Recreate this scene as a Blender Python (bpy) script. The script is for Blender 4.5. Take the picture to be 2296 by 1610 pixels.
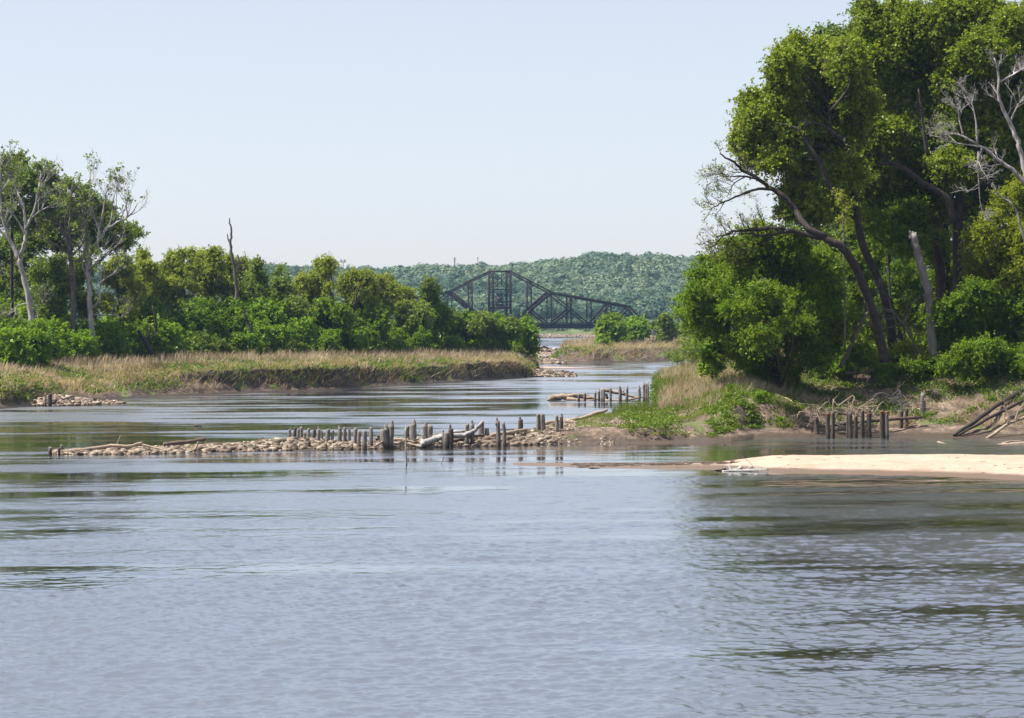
import bpy, bmesh, math, random
import numpy as np
from mathutils import Vector

# ------------------------------------------------------------------ camera, sky, sun, exposure
for o in list(bpy.data.objects): bpy.data.objects.remove(o)
SC = bpy.context.scene
COL = SC.collection
CAMZ = 9.2; FOC = 85 / 36 * 2295; CX = 1147.5; HY = 717.0
cd = bpy.data.cameras.new('camera'); cam = bpy.data.objects.new('camera', cd); COL.objects.link(cam)
cd.lens = 85; cd.sensor_width = 36; cd.clip_start = 0.5; cd.clip_end = 20000
cd.shift_y = -(805 - HY) / 2295
cam.location = (0, 0, CAMZ); cam.rotation_euler = (math.radians(90), 0, 0)
SC.camera = cam
SUN_EL = math.radians(58); SUN_AZ = math.radians(-95)          # azimuth from +Y (view direction), negative = to the left
W = bpy.data.worlds.new('World'); SC.world = W; W.use_nodes = True
nt = W.node_tree; nt.nodes.clear()
wo = nt.nodes.new('ShaderNodeOutputWorld'); bg = nt.nodes.new('ShaderNodeBackground'); sk = nt.nodes.new('ShaderNodeTexSky')
sk.sky_type = 'NISHITA'; sk.sun_disc = False; sk.sun_elevation = SUN_EL; sk.sun_rotation = SUN_AZ
sk.altitude = 0; sk.air_density = 0.8; sk.dust_density = 0.9; sk.ozone_density = 0.6
bg.inputs['Strength'].default_value = 0.09
wb = nt.nodes.new('ShaderNodeMix'); wb.data_type = 'RGBA'; wb.blend_type = 'MULTIPLY'; wb.inputs[0].default_value = 1; wb.inputs[7].default_value = (1.12, .97, .93, 1)   # camera white balance
veil = nt.nodes.new('ShaderNodeMix'); veil.data_type = 'RGBA'; veil.inputs[0].default_value = .55; veil.inputs[7].default_value = (3.86, 4.10, 4.38, 1)   # thin even summer veil over the whole sky
nt.links.new(sk.outputs[0], wb.inputs[6]); nt.links.new(wb.outputs[2], veil.inputs[6]); nt.links.new(veil.outputs[2], bg.inputs[0]); nt.links.new(bg.outputs[0], wo.inputs[0])
ld = bpy.data.lights.new('sun', 'SUN'); ld.energy = 5.0; ld.angle = math.radians(0.5); ld.color = (1, 0.95, 0.87)
sun = bpy.data.objects.new('sun', ld); COL.objects.link(sun)
sd = Vector((math.sin(SUN_AZ) * math.cos(SUN_EL), math.cos(SUN_AZ) * math.cos(SUN_EL), math.sin(SUN_EL)))
sun.rotation_euler = sd.to_track_quat('Z', 'Y').to_euler()
SC.view_settings.view_transform = 'Standard'; SC.view_settings.look = 'None'
SC.view_settings.exposure = 1.12; SC.view_settings.gamma = 1
cy = SC.cycles
cy.max_bounces = 7; cy.diffuse_bounces = 4; cy.glossy_bounces = 3; cy.transmission_bounces = 4; cy.volume_bounces = 0
cy.transparent_max_bounces = 8; cy.use_denoising = True; cy.caustics_reflective = False; cy.caustics_refractive = False
cy.sample_clamp_indirect = 6

# ------------------------------------------------------------------ helpers
rng = np.random.default_rng(11)
random.seed(5)
def P(dx, dy, Y): return np.array([(dx - CX) * Y / FOC, Y, CAMZ - (dy - HY) * Y / FOC])
def G(dx, dy, z=0.0): return P(dx, dy, (CAMZ - z) * FOC / (dy - HY))
def XY(dx, Y): return (dx - CX) * Y / FOC
def hsh(ix, iy, s):
    n = (ix * 374761393 + iy * 668265263 + s * 144269504) & 0x7fffffff
    n = ((n ^ (n >> 13)) * 1274126177) & 0x7fffffff
    n = ((n ^ (n >> 15)) * 668265263) & 0x7fffffff
    return ((n >> 8) & 0xffff) / 65535.0
def vn(x, y, s=0):
    x = np.asarray(x, float); y = np.asarray(y, float) + 0 * x; x = x + 0 * y
    ix = np.floor(x).astype(np.int64); iy = np.floor(y).astype(np.int64)
    fx = x - ix; fy = y - iy; fx = fx * fx * (3 - 2 * fx); fy = fy * fy * (3 - 2 * fy)
    return (hsh(ix, iy, s) * (1 - fx) + hsh(ix + 1, iy, s) * fx) * (1 - fy) + (hsh(ix, iy + 1, s) * (1 - fx) + hsh(ix + 1, iy + 1, s) * fx) * fy
def fbm(x, y, s=0, o=4):
    t = 0; a = .5
    for i in range(o):
        t = t + a * (vn(x, y, s + i * 7) * 2 - 1); x = np.asarray(x) * 2.03 + 11.3; y = np.asarray(y) * 2.03 + 5.7; a *= .5
    return t
def unit(v): return v / np.maximum(np.linalg.norm(v, axis=-1, keepdims=True), 1e-9)

class MB:
    """collects quads; build() links ONE mesh object"""
    def __init__(s): s.V = []; s.F = []; s.T = []; s.n = 0
    def add(s, V, F, t=0.5):
        V = np.asarray(V, float); s.V.append(V); s.F.append(np.asarray(F, np.int64) + s.n); s.n += len(V)
        s.T.append(np.full(len(V), t) if np.isscalar(t) else np.asarray(t, float)); return s
    def box(s, p, q, w, h, up=(0, 0, 1)):
        p = np.asarray(p, float); q = np.asarray(q, float); d = unit(q - p); u = np.asarray(up, float)
        if abs(d @ u) > .95: u = np.array([1., 0, 0])
        a = unit(np.cross(d, u)) * w / 2; b = unit(np.cross(a, d)) * h / 2
        V = [p - a - b, p + a - b, p + a + b, p - a + b, q - a - b, q + a - b, q + a + b, q - a + b]
        return s.add(V, [[0, 1, 2, 3], [7, 6, 5, 4], [0, 4, 5, 1], [1, 5, 6, 2], [2, 6, 7, 3], [3, 7, 4, 0]])
    def tube(s, path, rad, k=6, cap=True, jit=0.0, t=0.5):
        path = np.asarray(path, float); n = len(path); rad = np.broadcast_to(np.asarray(rad, float), (n,)).copy()
        if cap:
            path = np.vstack([path[:1], path, path[-1:]]); rad = np.concatenate([[rad[0] * .02], rad, [rad[-1] * .02]]); n += 2
        tg = np.gradient(path, axis=0)
        if cap: tg[0] = path[2] - path[0]; tg[1] = tg[0]; tg[-1] = path[-1] - path[-3]; tg[-2] = tg[-1]
        tg = unit(tg + 1e-9)
        ref = np.array([1., 0, 0]) if abs(tg[0][0]) < .8 else np.array([0, 1., 0])
        U = []; u = ref
        for i in range(n):
            u = u - tg[i] * (u @ tg[i]); u = u / max(np.linalg.norm(u), 1e-9); U.append(u)
        U = np.array(U); B = np.cross(tg, U)
        a = np.arange(k) * 2 * math.pi / k
        r = rad[:, None] * (1 + jit * (rng.random((n, k)) - .5) * 2) if jit else np.repeat(rad[:, None], k, 1)
        V = path[:, None, :] + r[..., None] * (np.cos(a)[None, :, None] * U[:, None, :] + np.sin(a)[None, :, None] * B[:, None, :])
        i = np.arange(n - 1)[:, None] * k; j = np.arange(k)[None, :]; j2 = (j + 1) % k
        F = np.stack([i + j, i + j2, i + k + j2, i + k + j], -1).reshape(-1, 4)
        return s.add(V.reshape(-1, 3), F, t)
    def build(s, name, mat, parent=None, smooth=False):
        V = np.concatenate(s.V) if s.V else np.zeros((0, 3)); F = np.concatenate(s.F); T = np.concatenate(s.T)
        if parent is not None: V = V - np.array(parent['_base'])
        me = bpy.data.meshes.new(name)
        me.vertices.add(len(V)); me.vertices.foreach_set('co', V.astype(np.float32).ravel())
        me.loops.add(F.size); me.loops.foreach_set('vertex_index', F.astype(np.int32).ravel())
        me.polygons.add(len(F)); me.polygons.foreach_set('loop_start', np.arange(0, F.size, 4, dtype=np.int32))
        me.polygons.foreach_set('loop_total', np.full(len(F), 4, np.int32))
        if smooth: me.polygons.foreach_set('use_smooth', np.ones(len(F), bool))
        at = me.attributes.new('tint', 'FLOAT', 'POINT'); at.data.foreach_set('value', T.astype(np.float32))
        me.update(calc_edges=True)
        me.materials.append(mat)
        o = bpy.data.objects.new(name, me); COL.objects.link(o)
        if parent is not None: o.parent = parent
        return o
def tag(o, label, cat, group=None, kind=None):
    o['label'] = label; o['category'] = cat
    if group: o['group'] = group
    if kind: o['kind'] = kind
    return o
def thing(name, label, cat, loc, group=None):
    o = bpy.data.objects.new(name, None); COL.objects.link(o); o.location = [float(c) for c in loc]; o.empty_display_size = .3
    o['_base'] = [float(c) for c in loc]
    return tag(o, label, cat, group)
def dup(root, loc, rotz=0, sc=(1, 1, 1), label=None):
    r = root.copy(); COL.objects.link(r); r.location = [float(c) for c in loc]; r.rotation_euler = (0, 0, rotz); r.scale = sc
    if label: r['label'] = label
    for ch in root.children:
        c = ch.copy(); COL.objects.link(c); c.parent = r
    return r
def curve(pts, n=None):
    """Catmull-Rom through points"""
    p = np.asarray(pts, float)
    if len(p) < 3:
        n = n or 4; t = np.linspace(0, 1, n)[:, None]; return p[0] * (1 - t) + p[-1] * t
    n = n or (len(p) - 1) * 4 + 1
    q = np.vstack([2 * p[0] - p[1], p, 2 * p[-1] - p[-2]])
    u = np.linspace(0, len(p) - 1 - 1e-6, n); i = u.astype(int); f = (u - i)[:, None]
    a, b, c, d = q[i], q[i + 1], q[i + 2], q[i + 3]
    return .5 * (2 * b + (c - a) * f + (2 * a - 5 * b + 4 * c - d) * f ** 2 + (3 * b - a - 3 * c + d) * f ** 3)
def rnd_dir(n): return unit(rng.normal(size=(n, 3)))

def sprout(mb, path, rad, n, length, level, up=.25, tips=None, spread=1.0, k=4, tmin=.25, minr=.012, droop=0.0):
    """n side branches on a limb, recursively; collects tip points"""
    path = np.asarray(path, float); m = len(path)
    for _ in range(n):
        t = tmin + (1 - tmin) * rng.random() ** .8; x = t * (m - 1); i = min(int(x), m - 2); f = x - i
        p = path[i] * (1 - f) + path[i + 1] * f; r = rad[i] * (1 - f) + rad[i + 1] * f
        tg = unit(path[i + 1] - path[i])
        d = rnd_dir(1)[0]; d = d - tg * (d @ tg); d = unit(tg * .75 + unit(d) * spread * (.6 + .5 * rng.random()) + np.array([0, 0, up]))
        L = length * (.55 + .7 * rng.random()) * (1.15 - .5 * t)
        q = [p]; dd = d
        for s_ in range(5):
            dd = unit(dd + rng.normal(size=3) * .17 + np.array([0, 0, up * .25 - droop * s_ * .08])); q.append(q[-1] + dd * L / 5)
        q = np.array(q); r0 = max(min(r * .62, L * .035), minr); rr = np.linspace(r0, max(r0 * .22, minr * .6), 6)
        mb.tube(q, rr, k=k, cap=False)
        if level > 0: sprout(mb, q, rr, max(2, int(n * .75)), L * .52, level - 1, up, tips, spread, max(3, k - 1), .2, minr, droop)
        if tips is not None and level <= 1:
            tips.append(q[3]); tips.append(q[5])
            if level == 0: tips.append(q[4])

def leafquads(cent, per, sig, size, elong=1.5, up=.5, out=None, flat=.75, tvar=1.0, twig=0.0):
    cent = np.asarray(cent, float); n = len(cent) * per
    c = np.repeat(cent, per, 0) + rng.normal(size=(n, 3)) * np.array([sig, sig, sig * flat])
    if twig:
        tw = rng.normal(size=(len(cent), 3)) * .55 + (out if out is not None else 0) * .8; tw[:, 2] += .12; tw = unit(tw) * (twig * rng.uniform(.5, 1.5, (len(cent), 1)))
        f_ = rng.random((n, 1)); c = np.repeat(cent, per, 0) + np.repeat(tw, per, 0) * (f_ - .25) + rng.normal(size=(n, 3)) * sig * (.42 - .22 * f_); c[:, 2] -= (f_[:, 0] ** 2) * twig * .22
    N = rng.normal(size=(n, 3)); N[:, 2] += up
    if out is not None: N = N + np.repeat(out, per, 0) * .7
    N = unit(N); A = unit(np.cross(N, rng.normal(size=(n, 3)))); B = np.cross(N, A)
    s = size * (.6 + .8 * rng.random((n, 1)))
    a = A * s * elong / 2; b = B * s / elong ** .5 / 1.6
    V = np.stack([c - a, c + b + a * .15, c + a, c - b + a * .15], 1).reshape(-1, 3)
    F = np.arange(n * 4).reshape(-1, 4)
    ct = np.repeat(rng.random(len(cent)), per)
    T = np.repeat(np.clip(.5 + tvar * ((ct - .5) * .7 + rng.normal(size=n) * .16), 0, 1), 4)
    return V, F, T
def lobepts(lobes, n, shell=2.0, zmin=-.9):
    """points in ellipsoid lobes (cx,cy,cz,rx,ry,rz), denser to the outside; returns points and outward directions"""
    L = np.asarray(lobes, float); w = (L[:, 3] * L[:, 4] * L[:, 5]) ** (.72); i = rng.choice(len(L), n, p=w / w.sum())
    d = rnd_dir(n); d[:, 2] = np.maximum(d[:, 2], zmin)
    r = rng.random((n, 1)) ** (1 / (shell + 1))
    wob = .72 + .52 * vn(d[:, 0] * 2.4 + i * 3.1 + 7, d[:, 2] * 2.4 + d[:, 1] * 1.7 + i)[:, None]
    return L[i, :3] + d * r * wob * L[i, 3:], d
def billow(lobes, k=14, f=.27, rmin=.7):
    """break each foliage mass into smaller overhanging billows"""
    out = []
    for l in lobes:
        l = np.asarray(l, float)
        if l[3] < rmin: out.append(l); continue
        out.append(np.concatenate([l[:3], l[3:] * .84]))
        dd = rnd_dir(k * 2); dd = dd[dd[:, 2] > -.85][:k]
        for d in dd:
            g = f * rng.uniform(.7, 1.25); out.append(np.concatenate([l[:3] + d * l[3:] * rng.uniform(.6, 1.02), l[3:] * g * np.array([1.0, 1.0, .95])]))
        for _ in range(7):      # ragged sprays standing out of the mass
            d = rnd_dir(1)[0]; d[2] = abs(d[2]) - .45 * rng.random(); g = rng.uniform(.12, .21)
            out.append(np.concatenate([l[:3] + d * l[3:] * rng.uniform(1.0, 1.28), l[3:] * g * rng.uniform(.7, 1.5, 3)]))
    return out
def plumes(lobes, k=5):
    """willow masses: slender upright sprays"""
    out = []
    for l in lobes:
        l = np.asarray(l, float); out.append(np.concatenate([l[:3] - [0, 0, l[5] * .15], l[3:] * .66]))
        for _ in range(k):
            d = rnd_dir(1)[0]; d[2] = abs(d[2]) * .8 - .15; g = rng.uniform(.26, .42)
            out.append(np.concatenate([l[:3] + d * l[3:] * rng.uniform(.5, .9), np.array([l[3] * g, l[4] * g, l[5] * g * rng.uniform(1.3, 2.1)])]))
    return out
def thin(p, d, s, thr):
    k = vn(p[:, 0] * s + p[:, 1] * s * .45, p[:, 2] * s * 1.3 - p[:, 1] * s * .6, 31) > thr
    return p[k], d[k]
def crown(lobes, n, per, sig, size, **kw):
    sh = kw.pop('shell', 2.0); zm = kw.pop('zmin', -.9); gp_ = kw.pop('gap', .24)
    R_ = float(np.mean([l[3] for l in lobes])); p, d = lobepts((plumes if kw.pop('plume', False) else billow)(lobes), int(n * 1.25), sh, zm); p, d = thin(p, d, 1.3 / max(R_, .4), gp_); mb = MB(); kw.setdefault('twig', sig * 3.7); mb.add(*leafquads(p, per, sig, size, out=d, **kw)); return mb

# ------------------------------------------------------------------ materials
def mat_new(name):
    m = bpy.data.materials.new(name); m.use_nodes = True; t = m.node_tree; t.nodes.clear()
    o = t.nodes.new('ShaderNodeOutputMaterial'); return m, t, o
def nd(t, typ, **kw):
    n = t.nodes.new(typ)
    for k, v in kw.items():
        if k.startswith('i_'): n.inputs[k[2:].replace('_', ' ')].default_value = v
        else: setattr(n, k, v)
    return n
def ramp(t, fac, stops):
    r = t.nodes.new('ShaderNodeValToRGB'); e = r.color_ramp.elements
    while len(e) < len(stops): e.new(.5)
    for x, (p, c) in zip(e, stops): x.position = p; x.color = (*c, 1) if len(c) == 3 else c
    t.links.new(fac, r.inputs[0]); return r.outputs[0]
def noise(t, scale, detail=4, rough=.6, vec=None, stretch=None):
    n = nd(t, 'ShaderNodeTexNoise'); n.inputs['Scale'].default_value = scale; n.inputs['Detail'].default_value = detail; n.inputs['Roughness'].default_value = rough
    if vec is None: vec = nd(t, 'ShaderNodeNewGeometry').outputs['Position']
    if stretch:
        mp = nd(t, 'ShaderNodeMapping'); mp.inputs['Scale'].default_value = stretch; t.links.new(vec, mp.inputs['Vector']); vec = mp.outputs[0]
    t.links.new(vec, n.inputs['Vector']); return n.outputs['Fac']
def mixc(t, fac, a, b, mode='MIX'):
    m = nd(t, 'ShaderNodeMix', data_type='RGBA', blend_type=mode)
    for s, v in ((0, fac), (6, a), (7, b)):
        if isinstance(v, bpy.types.NodeSocket): t.links.new(v, m.inputs[s])
        else: m.inputs[s].default_value = v if s == 0 else (*v, 1)
    return m.outputs[2]
def maprange(t, v, a, b, c=0.0, d=1.0, smooth=True):
    m = nd(t, 'ShaderNodeMapRange'); m.interpolation_type = 'SMOOTHSTEP' if smooth else 'LINEAR'
    t.links.new(v, m.inputs[0])
    for i, x in enumerate((a, b, c, d)): m.inputs[i + 1].default_value = x
    return m.outputs[0]
def mth(t, op, a, b=None):
    m = nd(t, 'ShaderNodeMath', operation=op)
    for i, v in enumerate((a, b)):
        if v is None: continue
        if isinstance(v, bpy.types.NodeSocket): t.links.new(v, m.inputs[i])
        else: m.inputs[i].default_value = v
    return m.outputs[0]
def pbsdf(t, o, col, rough=.8, spec=.3, bump=None, bdist=.02, bstr=1.0):
    b = nd(t, 'ShaderNodeBsdfPrincipled')
    if isinstance(col, bpy.types.NodeSocket): t.links.new(col, b.inputs['Base Color'])
    else: b.inputs['Base Color'].default_value = (*col, 1)
    if isinstance(rough, bpy.types.NodeSocket): t.links.new(rough, b.inputs['Roughness'])
    else: b.inputs['Roughness'].default_value = rough
    b.inputs['Specular IOR Level'].default_value = spec
    if bump is not None:
        bn = nd(t, 'ShaderNodeBump'); bn.inputs['Strength'].default_value = bstr; bn.inputs['Distance'].default_value = bdist
        t.links.new(bump, bn.inputs['Height']); t.links.new(bn.outputs[0], b.inputs['Normal'])
    t.links.new(b.outputs[0], o.inputs['Surface']); return b
def leaf_mat(name, c0, c1, c2, trans=.35, gloss=.25, rough=.45):
    """c0..c2: leaf hues from older to younger leaves, picked per leaf"""
    m, t, o = mat_new(name)
    at = nd(t, 'ShaderNodeAttribute', attribute_name='tint').outputs['Fac']
    oi = nd(t, 'ShaderNodeObjectInfo').outputs['Random']
    f = mth(t, 'ADD', at, mth(t, 'MULTIPLY', mth(t, 'SUBTRACT', oi, .5), .22))
    col = ramp(t, f, [(0.05, c0), (.5, c1), (.95, c2)])
    d = nd(t, 'ShaderNodeBsdfPrincipled'); t.links.new(col, d.inputs['Base Color']); d.inputs['Roughness'].default_value = rough; d.inputs['Specular IOR Level'].default_value = gloss
    tr = nd(t, 'ShaderNodeBsdfTranslucent'); tc = mixc(t, 1.0, col, (1.25, 1.2, .5), 'MULTIPLY'); t.links.new(tc, tr.inputs[0])
    mx = nd(t, 'ShaderNodeMixShader'); mx.inputs[0].default_value = trans
    t.links.new(d.outputs[0], mx.inputs[1]); t.links.new(tr.outputs[0], mx.inputs[2]); t.links.new(mx.outputs[0], o.inputs['Surface'])
    return m
def wood_mat(name, dark, mid, light, scale=3.0, stretch=(3, 3, .35), low=None, rough=.85):
    m, t, o = mat_new(name)
    tc = nd(t, 'ShaderNodeTexCoord').outputs['Object']
    n1 = noise(t, scale, 5, .65, tc, stretch); n2 = noise(t, scale * .35, 2, .5, tc)
    col = ramp(t, n1, [(.3, dark), (.5, mid), (.72, light)])
    col = mixc(t, maprange(t, n2, .35, .7, 0, .45), col, tuple(x * .55 for x in mid))
    if low is not None:   # wet foot stained by the river
        z = nd(t, 'ShaderNodeSeparateXYZ'); t.links.new(nd(t, 'ShaderNodeNewGeometry').outputs['Position'], z.inputs[0])
        zz = mth(t, 'ADD', z.outputs[2], mth(t, 'MULTIPLY', n2, .4))
        col = mixc(t, maprange(t, zz, .28, .75, .85, 0), col, low)
    pbsdf(t, o, col, rough, .2, n1, .03, .7); return m
HAZE = 0.000065
M = {}
M['leaf_cotton'] = leaf_mat('cottonwood_leaf', (0.102, 0.160, 0.013), (0.173, 0.241, 0.020), (0.271, 0.319, 0.037), .48, .2, .38)
M['leaf_under'] = leaf_mat('understory_leaf', (.076, .146, .010), (.125, .212, .014), (.205, .280, .024), .5, .14)
M['leaf_yellow'] = leaf_mat('young_leaf', (0.156, 0.203, 0.015), (0.216, 0.262, 0.022), (0.294, 0.319, 0.037), .5, .15)
M['leaf_willow'] = leaf_mat('willow_leaf', (.160, .215, .030), (.225, .280, .042), (.300, .345, .068), .5, .1)
M['leaf_bush'] = leaf_mat('bush_leaf', (0.094, 0.186, 0.011), (0.154, 0.266, 0.015), (0.240, 0.348, 0.031), .48, .18)
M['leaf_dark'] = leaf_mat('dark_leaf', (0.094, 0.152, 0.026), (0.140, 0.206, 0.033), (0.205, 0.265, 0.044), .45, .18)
M['leaf_far'] = leaf_mat('far_leaf', (.052, .098, .064), (.098, .148, .098), (.156, .206, .125), .25, .1)  # bluish distance haze partly painted into these leaf colours, on top of the volume
M['grass_dry'] = leaf_mat('dry_grass_blade', (.27, .205, .15), (.40, .32, .24), (.52, .435, .345), .3, .1, .8)
M['grass_green'] = leaf_mat('green_grass_blade', (.085, .140, .014), (.135, .195, .024), (.20, .24, .05), .4, .15)
M['weed'] = leaf_mat('weed_leaf', (.062, .122, .012), (.108, .172, .020), (.165, .22, .036), .42, .2)
M['pile'] = wood_mat('weathered_pile', (.065, .052, .045), (.170, .148, .132), (.32, .29, .265), 4, (4, 4, .5), (.045, .034, .026))
M['pile_dark'] = wood_mat('dark_pile', (.03, .024, .02), (.07, .056, .047), (.15, .128, .11), 4, (4, 4, .5), (.05, .04, .032))
M['drift'] = wood_mat('driftwood', (.16, .115, .08), (.32, .25, .185), (.48, .41, .33), 5, (3, 3, 3))
M['drift_white'] = wood_mat('bleached_wood', (.17, .155, .14), (.32, .305, .29), (.45, .435, .42), 3, (3, 3, .6))
M['drift_dark'] = wood_mat('dark_driftwood', (.05, .038, .03), (.12, .09, .07), (.22, .17, .135), 5, (3, 3, 3))
M['bark'] = wood_mat('bark', (.018, .014, .012), (.046, .037, .032), (.10, .084, .074), 3, (3, 3, .5))
M['bark_white'] = wood_mat('bleached_bark', (.13, .112, .104), (.34, .31, .30), (.58, .55, .54), 1.4, (2, 2, .5))
M['bark_grey'] = wood_mat('grey_bark', (.055, .045, .041), (.12, .102, .095), (.22, .195, .185), 1.6, (2, 2, .5))
M['bark_snag'] = wood_mat('barkless_snag', (.11, .095, .085), (.21, .19, .175), (.32, .295, .28), 2, (5, 5, .25))
def mat_soil(name, cols, wet, zwet, green=None, gthr=.5, scale=.6):
    m, t, o = mat_new(name)
    g = nd(t, 'ShaderNodeNewGeometry').outputs['Position']
    n1 = noise(t, scale, 8, .68, g); n2 = noise(t, scale * 6, 5, .6, g); n3 = noise(t, scale * .45, 4, .55, g)
    col = ramp(t, mth(t, 'ADD', mth(t, 'MULTIPLY', n1, .7), mth(t, 'MULTIPLY', n2, .3)), [(.34, cols[0]), (.5, cols[1]), (.66, cols[2])])
    if green is not None: col = mixc(t, maprange(t, n3, gthr, gthr + .08, 0, .85), col, green)
    z = nd(t, 'ShaderNodeSeparateXYZ'); t.links.new(g, z.inputs[0])
    zz = mth(t, 'ADD', z.outputs[2], mth(t, 'MULTIPLY', mth(t, 'SUBTRACT', n1, .5), zwet * .8))
    wf = maprange(t, zz, zwet * .6, zwet * 1.25, 1, 0)
    col = mixc(t, wf, col, wet)
    pbsdf(t, o, col, maprange(t, wf, 0, 1, .95, .5), .3, mth(t, 'ADD', n1, mth(t, 'MULTIPLY', n2, .35)), .25, .8); return m
M['mud'] = mat_soil('bank_mud', [(.016, .011, .008), (.066, .046, .034), (.17, .125, .095)], (.042, .030, .022), .25, (.09, .12, .028), .54)
M['scarp'] = mat_soil('eroded_soil', [(.026, .018, .013), (.115, .083, .060), (.27, .205, .152)], (.065, .048, .036), .35, (.085, .115, .03), .55)
M['sand'] = mat_soil('sand', [(.285, .203, .150), (.355, .260, .200), (.41, .31, .245)], (.13, .09, .064), .2, None, .5, .35)
M['rockbed'] = mat_soil('rubble_bed', [(.05, .038, .028), (.13, .10, .074), (.26, .205, .155)], (.05, .038, .03), .1, None, .5, 2.2)
M['farshore'] = mat_soil('far_bank', [(.05, .075, .026), (.085, .11, .04), (.16, .165, .085)], (.28, .235, .19), 1.0, (.05, .085, .025), .5, .06)
M['hill'] = mat_soil('hill_ground', [(.05, .07, .03), (.07, .09, .035), (.10, .12, .05)], (.07, .09, .03), .1, None, .5, .05)
def mat_rock():
    m, t, o = mat_new('limestone')
    oi = nd(t, 'ShaderNodeObjectInfo').outputs['Random']; at = nd(t, 'ShaderNodeAttribute', attribute_name='tint').outputs['Fac']
    f = mth(t, 'FRACT', mth(t, 'ADD', oi, at))
    n = noise(t, 3.0, 5, .6)
    col = ramp(t, mth(t, 'ADD', mth(t, 'MULTIPLY', f, .55), mth(t, 'MULTIPLY', n, .45)), [(.2, (.06, .045, .033)), (.5, (.185, .145, .108)), (.8, (.35, .285, .225))])
    pbsdf(t, o, col, .9, .2, n, .05, .6); return m
M['rock'] = mat_rock()
def mat_rust():
    m, t, o = mat_new('rusted_steel')
    n = noise(t, .5, 5, .6); col = ramp(t, n, [(.35, (.012, .010, .012)), (.55, (.022, .016, .018)), (.72, (.055, .028, .023))])
    pbsdf(t, o, col, .9, .1); return m
M['steel'] = mat_rust()
def mat_plain(name, c, c2, scale=1.5):
    m, t, o = mat_new(name); pbsdf(t, o, ramp(t, noise(t, scale, 5), [(.35, c), (.65, c2)]), .85, .25); return m
M['deck'] = mat_plain('deck_steel', (.011, .010, .013), (.022, .017, .019), .3)
M['cabin'] = mat_plain('cabin_panel', (.06, .055, .06), (.11, .10, .105), .6)
M['pier'] = mat_plain('pier_stone', (.09, .075, .075), (.17, .145, .14), .6)
M['mast'] = mat_plain('mast_metal', (.12, .12, .13), (.2, .2, .21), .6)
M['pole'] = mat_plain('pole_wood', (.05, .045, .045), (.09, .08, .08), .6)
M['rustband'] = mat_plain('rusted_band', (.13, .045, .02), (.24, .09, .04), 6)
def mat_water():
    m, t, o = mat_new('river_water')
    g = nd(t, 'ShaderNodeNewGeometry').outputs['Position']
    ruf = nd(t, 'ShaderNodeAttribute', attribute_name='tint').outputs['Fac']     # how ruffled the wind leaves each patch
    w1 = noise(t, 1.0, 3, .6, g, (1.6, 2.2, 1)); w2 = noise(t, 1.0, 2, .5, g, (5.0, 5.0, 1))
    h = mth(t, 'MULTIPLY', mth(t, 'ADD', w1, mth(t, 'MULTIPLY', w2, .4)), mth(t, 'ADD', mth(t, 'MULTIPLY', ruf, .9), .1))
    xyz = nd(t, 'ShaderNodeSeparateXYZ'); t.links.new(g, xyz.inputs[0])
    far = maprange(t, xyz.outputs[1], 120, 320, .20, .30)      # ripples too fine for the sheet, farther out
    rough = mth(t, 'ADD', mth(t, 'MULTIPLY', ruf, far), .025)
    col = mixc(t, noise(t, .02, 3), (.024, .022, .018), (.036, .032, .026))
    b = pbsdf(t, o, col, rough, .5, h, .03, 1.0); b.inputs['IOR'].default_value = 1.4
    gl = nd(t, 'ShaderNodeBsdfGlossy'); gl.inputs['Color'].default_value = (.90, .93, 1.0, 1); t.links.new(rough, gl.inputs['Roughness']); t.links.new(b.inputs['Normal'].links[0].from_socket, gl.inputs['Normal'])
    mx = nd(t, 'ShaderNodeMixShader'); mx.inputs[0].default_value = .56; t.links.new(b.outputs[0], mx.inputs[1]); t.links.new(gl.outputs[0], mx.inputs[2]); t.links.new(mx.outputs[0], o.inputs['Surface'])
    return m
M['water'] = mat_water()

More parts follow.
